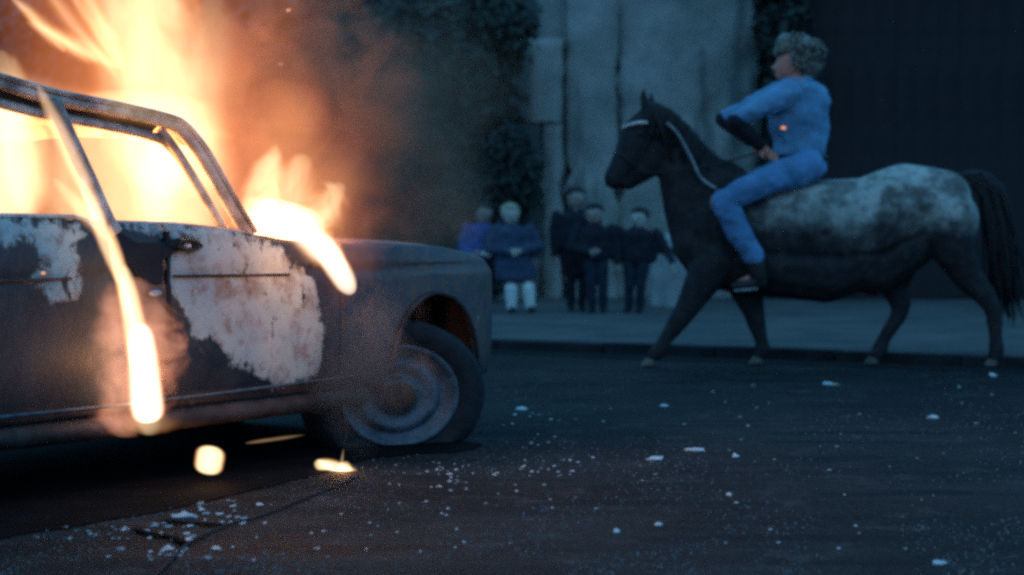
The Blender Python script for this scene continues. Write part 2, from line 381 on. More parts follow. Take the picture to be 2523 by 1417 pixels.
def bush(name, px, d, base, blobs_px, n, size, mat, label, cat, group, trunk=True):
    """blobs_px: (px, py, rpx_x, rpx_y, depth_m, dy)"""
    x = W(px, 700, d).x; root = empty(name, (x, d, base), label, cat, group); s = F / d; bl = []
    for (bx, by, rx, ry, dep, dy) in blobs_px:
        p = W(bx, by, d); bl.append((p.x - x, dy, p.z - base, rx / s, dep, ry / s))
    leaves_mesh('crown', bl, n, size, mat, root)
    if trunk:
        bm = bmesh.new(); top = bl[0]
        bm_tube(bm, smoothpath([(0, .1, -.05), (.05, .12, .6), (-.04, .1, 1.4), (top[0], top[1], top[2])], 4), [.13 * (1 - .7 * i / 12) for i in range(13)], 8)
        for b in bl[1:]:
            z = max(.4, b[2] * .45); bm_tube(bm, smoothpath([(0, .1, z), ((b[0]) * .5, b[1] * .5, z * .5 + b[2] * .5), (b[0], b[1], b[2])], 3), [.05 * (1 - .8 * i / 6) for i in range(7)], 6)
        from_bm('trunk', bm, MT['bark'], root)
    return root
gT = 'trees along the back of the pavement'
bush('broadleaf_tree', 1120, 23.3, KZ - .02, [(1130, 130, 150, 170, .7, 0), (1230, 60, 90, 110, .5, -.2), (1010, 70, 110, 130, .6, .2), (1200, 260, 90, 90, .5, 0), (1080, 340, 160, 110, .6, .1), (1270, 110, 40, 60, .3, -.3)], 5200, .075, MT['leaf'], 'leafy tree overhanging the left edge of the pale wall', 'tree', gT)
bush('broadleaf_tree', 830, 23.8, KZ - .02, [(830, 80, 170, 170, .7, 0), (930, 250, 150, 150, .7, 0), (720, 220, 140, 160, .6, 0), (800, 420, 180, 140, .6, 0)], 5200, .078, MT['leaf'], 'leafy tree seen through smoke above the car bonnet', 'tree', gT)
bush('broadleaf_tree', 300, 24.2, KZ - .02, [(300, 60, 260, 200, .8, 0), (520, 200, 200, 200, .7, 0), (120, 240, 240, 240, .7, 0), (380, 460, 300, 200, .6, 0)], 6500, .085, MT['leaf'], 'leafy tree hidden behind the flames over the car roof', 'tree', gT)
gS = 'shrubs at the foot of the trees'
bush('dark_shrub', 1200, 22.6, KZ - .02, [(1190, 520, 100, 110, .4, 0), (1260, 430, 70, 120, .35, 0), (1120, 560, 90, 140, .4, 0), (1215, 660, 60, 70, .35, 0)], 4200, .055, MT['leafd'], 'dark shrub behind the two leftmost children', 'shrub', gS, False)
bush('dark_shrub', 980, 22.8, KZ - .02, [(980, 560, 140, 150, .45, 0), (880, 520, 120, 160, .45, 0), (1050, 450, 90, 130, .4, 0), (950, 680, 150, 80, .35, 0)], 4200, .06, MT['leafd'], 'dark shrub rising behind the front wing of the car', 'shrub', gS, False)
bush('dark_shrub', 600, 23.0, KZ - .02, [(600, 560, 200, 170, .5, 0), (420, 560, 180, 170, .5, 0), (720, 600, 120, 130, .4, 0), (560, 690, 220, 70, .35, 0)], 4200, .07, MT['leafd'], 'dark shrub behind the flames over the bonnet', 'shrub', gS, False)
bush('dark_shrub', 1880, 23.3, KZ - .02, [(1925, 60, 60, 90, .35, 0), (1900, -50, 80, 60, .35, 0), (1935, 220, 50, 130, .3, 0), (1925, 460, 50, 140, .3, 0)], 3400, .06, MT['leafd'], 'dark climbing shrub where the pale wall meets the black shed', 'shrub', gS, False)

# ================================================================= BURNING CAR
car = empty('burning_car', OC, 'burnt out pale saloon car with flames pouring from its empty windows', 'car', rz=math.atan2(UU.y, UU.x))
WID = 1.46
def yoff(u, z):
    y = .030 * max(0, (z - .78) / .17) ** 2 + .035 * max(0, (.50 - z) / .25) ** 2
    if abs(z - .765) < .02: y += .006
    y += .14 * max(0, (u - 2.65) / .5) ** 2.6
    y += .05 * max(0, min(1, (u - 2.2) / .6)) * max(0, (z - .75) / .15)
    return y
def up(px, py): return CP(px, py)
poly_front = [CP(*p) for p in [(428, 555), (500, 545), (620, 570), (700, 615), (760, 690), (790, 760), (798, 850), (785, 905), (735, 935), (690, 960), (640, 930), (585, 900), (540, 850), (480, 815), (440, 740), (420, 680), (412, 640), (440, 625), (500, 606), (470, 590), (360, 575), (300, 550)]]
poly_rear = [CP(*p) for p in [(-400, 530), (60, 532), (195, 545), (230, 575), (185, 610), (196, 640), (194, 735), (160, 745), (115, 722), (65, 690), (125, 655), (95, 612), (0, 592), (-150, 605), (-400, 590)]]
def sdist(poly, x, y):
    ins = False; best = 9
    for i in range(len(poly)):
        x0, y0 = poly[i]; x1, y1 = poly[(i + 1) % len(poly)]
        if (y0 > y) != (y1 > y) and x < (x1 - x0) * (y - y0) / (y1 - y0) + x0: ins = not ins
        dx, dy = x1 - x0, y1 - y0; t = max(0, min(1, ((x - x0) * dx + (y - y0) * dy) / (dx * dx + dy * dy + 1e-12)))
        best = min(best, math.hypot(x - x0 - t * dx, y - y0 - t * dy))
    return best if ins else -best
def ashval(u, z):
    v = max(sdist(poly_front, u, z), sdist(poly_rear, u, z))
    return max(-.3, min(.3, v * (1.0 if v > 0 else 2.2)))
def side(name, us, zlo, ztop, mat=None, nz=30, thick=.018, label=None):
    """near (s=0) flank panel from columns"""
    bm = bmesh.new(); lay = []
    cols = []
    for u in us:
        a, b = zlo(u), ztop(u); c = []
        for j in range(nz + 1):
            z = a + (b - a) * j / nz; v = bm.verts.new((u, yoff(u, z), z)); c.append(v); lay.append(ashval(u, z))
        cols.append(c)
    for i in range(len(cols) - 1):
        for j in range(nz): bm.faces.new((cols[i][j], cols[i + 1][j], cols[i + 1][j + 1], cols[i][j + 1]))
    o = from_bm(name, bm, mat or MT['body'], car)
    at = o.data.attributes.new('ash', 'FLOAT', 'POINT'); at.data.foreach_set('value', lay)
    m = o.modifiers.new('solid', 'SOLIDIFY'); m.thickness = thick; m.offset = -1
    if label: o['label'] = label
    return o
belt_pts = [(-2.0, .93)] + [CP(*p) for p in [(0, 534), (150, 538), (300, 548), (450, 553), (600, 572), (700, 590), (860, 601), (1000, 602), (1100, 608), (1165, 622)]]
def interp(pts, x):
    if x <= pts[0][0]: return pts[0][1]
    for (a, b), (c, d) in zip(pts, pts[1:]):
        if x <= c: return b + (d - b) * (x - a) / (c - a)
    return pts[-1][1]
def ztop(u):
    z = interp(belt_pts, u)
    if u > 2.72: z -= .15 * ((u - 2.72) / .43) ** 2.4
    return z
def lin(a, b, n): return [a + (b - a) * i / n for i in range(n + 1)]
UD0, UD1, UF = CP(418, 700)[0], CP(842, 850)[0], 3.15
print('car u: door', UD0, UD1, 'belt', belt_pts)
ROCK = .27
AC, AR = (CP(1072, 900)[0], .30), .33      # wheel arch
AC2 = (-.80, .30)
def arch(u, c=AC, r=AR, low=ROCK):
    d = abs(u - c[0])
    return c[1] + math.sqrt(max(0, r * r - d * d)) * 1.08 if d < r else low
side('rear_door', lin(-.36, UD0 - .012, 60), lambda u: max(ROCK, arch(u, AC2)), ztop)
side('rear_wing', lin(-1.85, -.368, 70), lambda u: max(ROCK - .02, arch(u, AC2)) + max(0, (-u - 1.5)) * .5, lambda u: ztop(u) - max(0, (-u - 1.5)) * .25)
side('front_door', lin(UD0, UD1 - .006, 60), lambda u: ROCK, ztop)
side('front_wing', lin(UD1 + .004, UF, 80), lambda u: max(ROCK - .02, arch(u)) , ztop)
# arch lip
lip = [(AC[0] + AR * math.cos(a), yoff(AC[0] + AR * math.cos(a), .5) - .012, AC[1] + AR * 1.08 * math.sin(a)) for a in lin(0, math.pi, 24)]
tube('arch_lip', lip, .012, MT['sill'], car, 6)
# rusty wheel-housing
bm = bmesh.new(); c = []
for a in lin(-.2, math.pi + .2, 24):
    c.append([bm.verts.new((AC[0] + (AR + .01) * math.cos(a), y, AC[1] + (AR * 1.08 + .01) * math.sin(a))) for y in (.02, .48)])
for i in range(24): bm.faces.new((c[i][0], c[i][1], c[i + 1][1], c[i + 1][0]))
bm.faces.new([q[1] for q in c]); from_bm('wheel_housing', bm, MT['rust'], car)
# rocker sill below the doors
tube('sill_panel', [(-.45, .055, .235), (.4, .045, .232), (1.2, .045, .235), (2.03, .05, .24)], .052, MT['sill'], car, 10, .8)
tube('sill_trim', [(-.45, -.004, .315), (.5, -.006, .312), (1.0, -.006, .315), (1.9, -.006, .33)], .007, MT['rim'], car, 6)
tube('waist_trim', [(-1.5, -.002, .765), (.32, -.002, .768)], .006, MT['inner'], car, 6)
tube('waist_trim', [(UD0 + .02, -.002, .765), (1.5, .0, .757)], .006, MT['inner'], car, 6)
# sagging door edge and gap
bm = bmesh.new(); bm_box(bm, UD0 - .013, UD0 + .0, -.002, .06, ROCK, .93); from_bm('door_gap', bm, MT['black'], car, smooth=False)
# far flank, floor, bonnet, bulkhead, boot, nose
bm = bmesh.new(); cols = []
for u in lin(-1.85, UF, 60): cols.append([bm.verts.new((u, WID - yoff(u, ROCK + (ztop(u) - ROCK) * j / 8), ROCK + (ztop(u) - ROCK) * j / 8)) for j in range(9)])
for i in range(60):
    for j in range(8): bm.faces.new((cols[i][j], cols[i][j + 1], cols[i + 1][j + 1], cols[i + 1][j]))
from_bm('far_flank', bm, MT['inner'], car)
bm = bmesh.new(); bm_box(bm, -1.8, 1.98, .07, WID - .07, .20, .25); bm_box(bm, 1.98, 3.0, .49, WID - .49, .22, .30); from_bm('floor_pan', bm, MT['inner'], car, smooth=False)
UA = CP(620, 578)[0]     # windscreen base
def topsheet(name, us, y0, y1, crown, lift=0.0, ny=14, mat='body', zf=None):
    bm = bmesh.new(); rows = []; lay = []
    for u in us:
        r = []
        for j in range(ny + 1):
            t = j / ny; yy0 = yoff(u, ztop(u)) + y0; yy1 = WID - yoff(u, ztop(u)) - y0
            r.append(bm.verts.new((u, yy0 + (yy1 - yy0) * t, (zf or ztop)(u) + lift + crown * (1 - (2 * t - 1) ** 2) ** .7 + .006 * mnoise.noise(Vector((u * 4, t * 5, 2)))))); lay.append(-.2)
        rows.append(r)
    for i in range(len(rows) - 1):
        for j in range(ny): bm.faces.new((rows[i][j], rows[i + 1][j], rows[i + 1][j + 1], rows[i][j + 1]))
    o = from_bm(name, bm, MT[mat], car); at = o.data.attributes.new('ash', 'FLOAT', 'POINT'); at.data.foreach_set('value', lay)
    m = o.modifiers.new('solid', 'SOLIDIFY'); m.thickness = .015; m.offset = -1; return o
topsheet('bonnet', lin(UA + .22, UF - .02, 40), .022, 0, .035)
topsheet('boot_lid', lin(-1.85, -1.15, 14), .02, 0, .03, zf=lambda u: ztop(u) - max(0, (-u - 1.5)) * .25)
bm = bmesh.new(); bm_box(bm, UA + .26, UA + .29, .06, WID - .06, .25, .88); bm_box(bm, UA - .12, UA + .14, .1, WID - .1, .62, .84, .01); from_bm('bulkhead', bm, MT['inner'], car, smooth=False)
bm = bmesh.new(); nose = []
for j in range(9):
    z = .42 + (ztop(UF) - .43) * j / 8; nose.append([bm.verts.new((UF + .03 * math.sin(math.pi * t), yoff(UF, z) + (WID - 2 * yoff(UF, z)) * t, z)) for t in lin(0, 1, 10)])
for j in range(8):
    for i in range(10): bm.faces.new((nose[j][i], nose[j + 1][i], nose[j + 1][i + 1], nose[j][i + 1]))
from_bm('front_panel', bm, MT['inner'], car)
for yy in (.38, WID - .38):
    bm = bmesh.new(); bmesh.ops.create_cone(bm, cap_ends=True, segments=20, radius1=.085, radius2=.075, depth=.05, matrix=Matrix.Translation((UF + .03, yy, .63)) @ Matrix.Rotation(R(90), 4, 'Y')); from_bm('headlight', bm, MT['rim'], car)

# roof rail + pillars (positions on a plane tilted inwards)
def CQ(px, py, off): u, z = CP(px, py, -off); return Vector((u, off, z))
rail = [CQ(-260, 150, .10), CQ(-120, 168, .10), CQ(0, 207, .10), CQ(130, 243, .10), CQ(280, 272, .10), CQ(400, 300, .10), CQ(445, 322, .10), CQ(490, 375, .09), CQ(535, 450, .07), CQ(575, 520, .06), CQ(615, 585, .05)]
rail = [Vector((-1.25, .12, .98)), Vector((-.85, .11, 1.30))] + rail
rp = smoothpath(rail, 5)
def rail_r(i): return .030
tube('roof_rail', rp, [.028 + .004 * mnoise.noise(p * 6) for p in rp], MT['frame'], car, 8, .8)
inn = [p + Vector((-.035, .035, -.052)) for p in rp[int(len(rp) * .12):]]
tube('window_frame', inn, .019, MT['frame'], car, 6)
k0_ = int(len(rp) * .12); bm = bmesh.new(); prev = None
for p, q in zip(rp[k0_:], inn):
    if p.x > CP(452, 330)[0]: break
    cur = (bm.verts.new(p + Vector((0, .02, 0))), bm.verts.new(q + Vector((0, .01, 0))))
    if prev: bm.faces.new((prev[0], prev[1], cur[1], cur[0]))
    prev = cur
o = from_bm('cant_rail', bm, MT['inner'], car); m = o.modifiers.new('s', 'SOLIDIFY'); m.thickness = .02; m.offset = 0
tube('drip_rail', [p + Vector((.005, -.028, .022)) for p in rp], .010, MT['frame'], car, 6)
# roof skin
bm = bmesh.new(); rows = []
for p in [q for q in rp if q.z > 1.24]:
    rows.append([bm.verts.new((p.x, p.y + (WID - 2 * p.y) * t, p.z + .012 + .05 * (1 - (2 * t - 1) ** 2) + .01 * mnoise.noise(Vector((p.x * 3, t * 6, 0))))) for t in lin(0, 1, 14)])
for i in range(len(rows) - 1):
    for j in range(14): bm.faces.new((rows[i][j], rows[i + 1][j], rows[i + 1][j + 1], rows[i][j + 1]))
o = from_bm('roof', bm, MT['frame'], car); m = o.modifiers.new('solid', 'SOLIDIFY'); m.thickness = .02; m.offset = -1
frail = [Vector((p.x, WID - p.y, p.z)) for p in rp]; tube('roof_rail', frail, .03, MT['frame'], car, 8)
bp = smoothpath([CQ(128, 245, .09), CQ(175, 350, .075), CQ(222, 450, .06), CQ(262, 540, .045), CQ(285, 575, .03)], 4)
tube('door_pillar', bp, .030, MT['frame'], car, 8)
tube('door_pillar', [Vector((p.x, WID - p.y, p.z)) for p in bp], .025, MT['frame'], car, 8)
tube('window_frame', smoothpath([CQ(395, 320, .12), CQ(440, 380, .11), CQ(500, 480, .09), CQ(550, 560, .08)], 4), .018, MT['frame'], car, 6)
tube('window_sill', [CQ(-300, 528, .05), CQ(0, 531, .05), CQ(180, 534, .05), CQ(215, 545, .04), CQ(250, 590, .03)], .010, MT['frame'], car, 6)
tube('window_sill', [CQ(272, 548, .05), CQ(430, 553, .05), CQ(600, 571, .05)], .010, MT['frame'], car, 6)
# seat skeletons
for (u0, y0) in ((.62, .35), (.62, 1.0)):
    st = tube('seat_frame', smoothpath([(u0 + .1, y0 - .2, .45), (u0 + .02, y0 - .2, .70), (u0 - .04, y0 - .16, .86), (u0 - .05, y0, .89), (u0 - .04, y0 + .16, .86), (u0 + .02, y0 + .2, .70), (u0 + .1, y0 + .2, .45)], 5), .016, MT['frame'], car, 6)
    bm = bmesh.new()
    for z in (.52, .60, .68, .76): bm_tube(bm, [(u0 + .1 - (z - .45) * .33, y0 - .19, z), (u0 + .1 - (z - .45) * .33, y0 + .19, z)], .006, 5)
    bm_box(bm, u0 + .05, u0 + .5, y0 - .2, y0 + .2, .38, .44); from_bm('seat_spring', bm, MT['inner'], car, smooth=False)
tube('steering_wheel', [(UA - .28 + .06 * math.sin(a), 1.08 + .18 * math.cos(a), .74 + .15 * math.sin(a)) for a in lin(0, 2 * math.pi, 22)[:-1]], .012, MT['inner'], car, 6, closed=True)
# melted pillar cover and door handle, peeled black around a small hole
hu = [CP(*p) for p in [(285, 560), (340, 600), (400, 598), (440, 588), (475, 592), (488, 606), (470, 618), (435, 616), (400, 640), (395, 700), (350, 690), (310, 640)]]
bm = bmesh.new(); vs = [bm.verts.new((a, -.004 + yoff(a, b), b)) for a, b in hu]; f = bm.faces.new(vs); bmesh.ops.triangulate(bm, faces=[f])
o = from_bm('melted_trim', bm, MT['black'], car, smooth=False); m = o.modifiers.new('s', 'SOLIDIFY'); m.thickness = .012; m.offset = 0
h0 = [CP(*p) for p in [(425, 604), (440, 594), (462, 592), (480, 599), (486, 607), (470, 615), (445, 615)]]
tube('door_handle', [(a, -.022, b) for a, b in h0], .008, MT['leather'], car, 6, closed=True)
a, b = CP(456, 606); bm = bmesh.new(); bmesh.ops.create_icosphere(bm, subdivisions=2, radius=1, matrix=Matrix.Translation((a, -.012, b)) @ Matrix.Diagonal((.020, .006, .010, 1))); from_bm('lock_barrel', bm, MT['metal'], car)
a, b = CP(378, 722); bm = bmesh.new(); bmesh.ops.create_icosphere(bm, subdivisions=2, radius=1, matrix=Matrix.Translation((a, -.01, b)) @ Matrix.Diagonal((.035, .008, .012, 1))); from_bm('door_latch', bm, MT['pebble'], car)

# wheel, steered outwards on a flat tyre
def wheel(u, y, steer, cz, flat):
    wr = bpy.data.objects.new('wheel', None); COL.objects.link(wr); wr.parent = car; wr.location = (u, y, cz); wr.rotation_euler = (0, 0, steer)
    def lathe(name, prof, mat, sx=1.29, sz=1.02, flatten=False, n=56):
        bm = bmesh.new(); rs = []
        for r, yy in prof:
            ring = []
            for k in range(n):
                a = 2 * math.pi * k / n; x, z = r * math.cos(a) * sx, r * math.sin(a) * sz
                y2 = yy
                if flatten and z < -(cz - .006):
                    e = -(cz - .006) - z; z = -(cz - .006); x *= 1 + e * .5; y2 = yy + (yy / .1) * e * .5
                ring.append(bm.verts.new((x, y2, z)))
            rs.append(ring)
        for i in range(len(rs) - 1):
            for k in range(n): bm.faces.new((rs[i][k], rs[i][(k + 1) % n], rs[i + 1][(k + 1) % n], rs[i + 1][k]))
        if prof[-1][0] < .03 : bm.faces.new(rs[-1])
        bmesh.ops.recalc_face_normals(bm, faces=list(bm.faces))
        return from_bm(name, bm, mat, wr)
    lathe('tyre', [(.205, .08), (.25, .095), (.30, .085), (.322, .06), (.326, .0), (.322, -.06), (.30, -.082), (.275, -.09), (.245, -.088), (.222, -.078), (.205, -.06), (.20, 0), (.205, .08)], MT['tyre'], flatten=True)
    lathe('rim', [(.2, .07), (.205, -.07), (.218, -.082), (.212, -.088), (.196, -.080), (.186, -.060), (.172, -.056), (.165, -.040), (.158, -.042), (.148, -.060), (.130, -.066), (.105, -.052), (.085, -.040), (.078, -.055), (.062, -.074), (.045, -.080), (.02, -.082)], MT['rim'])
    hb = lathe('hub_cap', [(.06, -.078), (.055, -.092), (.03, -.098), (.012, -.10)], MT['rust'])
    for k in range(5):
        bm = bmesh.new(); a = 2 * math.pi * k / 5 + .3; bmesh.ops.create_cone(bm, cap_ends=True, segments=6, radius1=.010, radius2=.008, depth=.02, matrix=Matrix.Translation((.078 * math.cos(a) * 1.1, -.062, .076 * math.sin(a))) @ Matrix.Rotation(R(90), 4, 'X'))
        from_bm('wheel_nut', bm, MT['inner'], wr)
    return wr
_u, _z = CP(1000, 995, -.06); hub = OC + UU * _u + Vector((0, 0, .215))
loc = Matrix.Rotation(-car.rotation_euler.z, 3, 'Z') @ (hub - OC)
print('hub local', loc)
wheel(loc.x, .13, R(-30), .215, True)
wheel(loc.x + .1, WID - .08, R(-32) + math.pi, .29, False)
wheel(AC2[0], .09, 0, .29, False); wheel(AC2[0], WID - .09, math.pi, .29, False)
# dripping line from the wing down to the small ground flame
a0 = CP(838, 990); tube('hanging_wire', [(a0[0], -.02, a0[1]), (a0[0] + .002, -.03, a0[1] - .12), (a0[0], -.03, .03)], .003, MT['inner'], car, 5)

# ================================================================= FIRE
def fmat(name, sc, sharp, strength, core, mid, edge, amp=.5, nscale=3.0, taper=.5, absorb=0.0, stretch=.55, seed=0.0, bend=0.0, power=1.0, ex=2.0):
    m = M(name); c = m.coord()
    ws = m.vmath('MULTIPLY', c, tuple(sc)); ws = m.vmath('ADD', ws, (seed, seed * 1.7, -seed))
    wz = m.vmath('MULTIPLY', ws, (1, 1, stretch))
    nz = m.noise(wz, nscale, 5, .6, 1.1)
    sp = m.n('ShaderNodeSeparateXYZ'); m.l(c, sp.inputs[0]); x, y, z = sp.outputs
    x = m.math('SUBTRACT', x, m.math('MULTIPLY', m.math('MULTIPLY', z, z), bend))
    wprof = m.math('MULTIPLY', m.math('SQRT', m.math('MAXIMUM', m.math('SUBTRACT', 1.0, m.math('POWER', m.math('ABSOLUTE', z), ex)), .0004)),
                   m.math('SUBTRACT', 1.0, m.math('MULTIPLY', m.math('ADD', z, 1.0), taper * .5)))
    q = m.math('DIVIDE', m.math('SQRT', m.math('ADD', m.math('MULTIPLY', x, x), m.math('MULTIPLY', y, y))), wprof)
    q = m.math('ADD', m.math('SUBTRACT', 1.0, q), m.math('MULTIPLY', m.math('SUBTRACT', nz, .62), amp * 2))
    dn = m.ss(q, 0.0, 1.0 / sharp)
    dn = m.math('POWER', dn, power)
    r = m.n('ShaderNodeValToRGB'); m.l(dn, r.inputs[0]); e = r.color_ramp.elements
    e[0].color = tuple(edge) + (1,); e[1].color = tuple(core) + (1,); e[1].position = .85
    k = e.new(.38); k.color = tuple(mid) + (1,)
    em = m.n('ShaderNodeEmission'); m.l(r.outputs[0], em.inputs[0]); m.l(m.math('MULTIPLY', dn, strength), em.inputs[1])
    if absorb:
        ab = m.n('ShaderNodeVolumeAbsorption'); ab.inputs[0].default_value = (.1, .06, .04, 1); m.l(m.math('MULTIPLY', dn, absorb), ab.inputs['Density'])
        ad = m.n('ShaderNodeAddShader'); m.l(em.outputs[0], ad.inputs[0]); m.l(ab.outputs[0], ad.inputs[1]); m.l(ad.outputs[0], m.out.inputs['Volume'])
    else: m.l(em.outputs[0], m.out.inputs['Volume'])
    return m.m
CORE, MID, EDGE = (1.0, .74, .42), (1.0, .50, .19), (.95, .24, .07)
def tongue(name, parent, px, py, d, wpx, hpx, dep, rot=0, sharp=2.0, strength=4.0, taper=.5, amp=.4, nscale=3.0, core=CORE, mid=MID, edge=EDGE, absorb=0, bend=0.0, power=1.0, ex=2.0, stretch=.55):
    s = F / d; p = W(px, py, d); sc = (wpx / s / 2, dep / 2, hpx / s / 2)
    bm = bmesh.new(); bmesh.ops.create_uvsphere(bm, u_segments=20, v_segments=14, radius=1.0)
    for v in bm.verts:
        t = 1 - (v.co.z + 1) * taper * .5
        if ex > 2 and abs(v.co.z) < .999:
            k = math.sqrt((1 - abs(v.co.z) ** ex) / (1 - v.co.z ** 2)); v.co.x *= k; v.co.y *= k
        v.co.x = v.co.x * t + v.co.z ** 2 * bend; v.co.y *= t
    strength = strength / max(dep, .05)
    o = from_bm(name, bm, fmat(name + '_gas', sc, sharp, strength, core, mid, edge, amp, nscale, taper, absorb, stretch, random.uniform(0, 40), bend, power, ex), parent)
    o.location = p - (parent.location if parent else Vector((0, 0, 0))); o.scale = sc; o.rotation_euler = (0, R(rot), 0)
    return o
def lamp(name, p, e, r=.15, col=(1, .42, .13), parent=None):
    l = bpy.data.lights.new(name, 'POINT'); l.energy = e; l.color = col; l.shadow_soft_size = r; l.use_shadow = True
    o = bpy.data.objects.new(name, l); o.location = p; COL.objects.link(o); return o

fc = empty('cabin_fire', W(300, 560, 7.9), 'big yellow white blaze filling the car cabin and shooting above its roof', 'fire')
tongue('flame', fc, 330, 430, 7.85, 760, 420, .9, 0, 2.6, 1.25, .1, .50, 4.2, core=(1, .74, .40), ex=4)
tongue('flame', fc, -60, 400, 7.3, 460, 460, .7, 0, 2.6, 2.2, .1, .45, 3.2, ex=4)
tongue('flame', fc, 400, 300, 8.1, 560, 800, .7, -3, 2.0, 1.2, .35, .70, 3.0)
tongue('flame', fc, 370, 130, 8.2, 480, 720, .6, -6, 2.0, 1.6, .35, .70, 3.0)
tongue('flame', fc, 395, 430, 7.9, 200, 260, .3, 10, 2.2, .9, .2, .6, 6)
tongue('flame', fc, 40, 330, 7.4, 240, 420, .3, -10, 1.8, 1.6, .2, .6, 6)
tongue('flame', fc, 300, 20, 8.2, 420, 420, .5, -14, 1.2, .9, .2, .6, 2.6)
tongue('flame', fc, 500, 230, 8.3, 360, 520, .5, 6, 1.1, 1.0, .3, .6, 3.0)
for (x, y, ww, hh, rt) in ((185, 60, 90, 330, -38), (125, 75, 80, 260, -50), (240, 40, 90, 300, -26), (180, 110, 90, 260, -64), (95, 60, 60, 190, -44), (205, 30, 60, 260, -32), (150, 95, 60, 220, -58)):
    tongue('flame_lick', fc, x, y, 8.0, ww, hh, .16, rt, 1.1, 1.5, .3, .75, 6, stretch=.35)
tongue('firelit_glow', fc, 300, 200, 8.05, 1250, 1400, 1.5, 4, 1.1, 1.9, .15, .36, 1.9, core=(1, .30, .10), mid=(.95, .25, .085), edge=(.6, .15, .06), power=1.2, stretch=.9, ex=3)  # emissive haze painting the orange glow of firelit smoke
tongue('firelit_glow', fc, 600, 350, 8.6, 760, 900, 1.0, 14, 1.5, .45, .25, .70, 2.4, core=(1, .32, .11), mid=(.9, .23, .08), edge=(.6, .14, .06), power=1.2, stretch=.9)  # more painted smoke glow, right of the cabin
tongue('firelit_glow', fc, 270, 262, 7.3, 110, 640, .25, -76, 1.2, .45, 0, .5, 5)  # added glow along the roof rail, imitating firelight on it
fb = empty('bonnet_fire', W(720, 590, 8.2), 'bright flames licking out along the base of the windscreen and bonnet', 'fire')
tongue('flame', fb, 700, 570, 8.15, 400, 150, .35, 18, 2.2, 3.2, .1, .65, 5, core=(1, .80, .58), stretch=1)
tongue('flame', fb, 645, 500, 8.25, 170, 300, .3, 14, 1.8, 2.2, .3, .85, 7)
tongue('flame', fb, 770, 545, 8.25, 230, 240, .3, 40, 1.8, 2.2, .3, .85, 7, stretch=1)
tongue('flame', fb, 700, 520, 8.3, 300, 300, .3, 20, 1.6, 1.8, .3, .85, 6)
tongue('flame', fb, 826, 652, 7.9, 74, 170, .10, -31, 3.0, 2.3, -.1, .18, 9, core=(1, .76, .58), ex=3)
tongue('flame', fb, 775, 600, 7.95, 110, 210, .12, -50, 1.8, 2.0, .1, .3, 7, core=(1, .80, .6))
tongue('firelit_glow', fb, 720, 500, 8.3, 680, 620, .7, -8, 1.3, 1.2, .2, .55, 3.2, core=(1, .38, .14), mid=(.9, .24, .09), edge=(.6, .14, .07), stretch=.9)  # glowing volume in place of firelit smoke over the bonnet
fd = empty('pillar_fire', W(360, 1035, 7.15), 'long streak of burning plastic running down the door pillar to the sill', 'fire')
def dpl(px): # depth just outside the flank at pixel column
    v = ray(px, 700); o = OC + NN * .07; return v.y * (o.dot(NN) / v.dot(NN))
tongue('flame', fd, 355, 920, dpl(357), 112, 250, .10, -5, 3.2, 3.0, .28, .10, 5, core=(1, .84, .66), ex=7)
tongue('flame', fd, 330, 800, dpl(333), 84, 300, .09, -9, 2.4, 2.2, .3, .14, 5, ex=3)
tongue('flame', fd, 303, 700, dpl(303), 46, 300, .07, -13, 2.2, 1.6, -.1, .14, 5, core=(1, .62, .30))
tongue('flame', fd, 252, 575, dpl(250), 60, 300, .07, -21, 2.0, 1.8, .2, .18, 5, core=(1, .70, .40))
tongue('flame', fd, 178, 390, dpl(180), 66, 400, .07, -25, 1.5, 1.3, .1, .25, 5, core=(1, .66, .40))  # glow veil added over the upper pillar to paint it firelit
tongue('flame', fd, 205, 520, dpl(205), 80, 220, .07, -42, 1.4, 1.0, .2, .4, 5)
tongue('flame', fd, 368, 1040, dpl(365), 190, 66, .10, 2, 1.2, 1.2, 0, .5, 9, stretch=1)
tongue('firelit_glow', fd, 318, 880, dpl(320), 440, 400, .2, 6, 1.8, 1.5, 0, .95, 8, core=(1, .42, .24), mid=(.9, .30, .15), edge=(.7, .2, .1), stretch=.9)  # painted glow of the smoke lit around the pillar
def small(px, py, d, parts, label):
    e = empty('small_flame', W(px, py + 20, d), label, 'flame')
    for p in parts: tongue('flame', e, *p)
small(516, 1136, dpl(516) - .03, [(516, 1134, dpl(516) - .03, 84, 72, .08, 10, 3.5, 2.6, .0, .12, 12, CORE, MID, EDGE, 0, 0.0, 1.0, 4)], 'small round flame burning under the door sill')
small(842, 1168, 7.85, [(836, 1160, 7.85, 62, 130, .09, 108, 2.8, 2.6, .3, .2, 8), (866, 1174, 7.85, 46, 90, .07, 112, 2.6, 2.2, .5, .2, 8), (848, 1164, 7.83, 66, 56, .09, 10, 2.2, 2.0, .2, .3, 12), (842, 1138, 7.85, 18, 70, .05, 8, 1.6, .9, .6, .3, 8), (806, 1148, 7.85, 24, 60, .05, -60, 2.4, 1.6, .2, .2, 8)], 'small fish shaped flame burning on the road behind the front wheel')
small(677, 1082, dpl(677), [(677, 1082, dpl(677), 16, 150, .04, 82, 1.4, .5, .3, .3, 8)], 'thin added glow standing for the light streak along the bottom edge of the sill')  # emissive sliver painting the light along the rocker bottom
gE = 'embers drifting in the air'
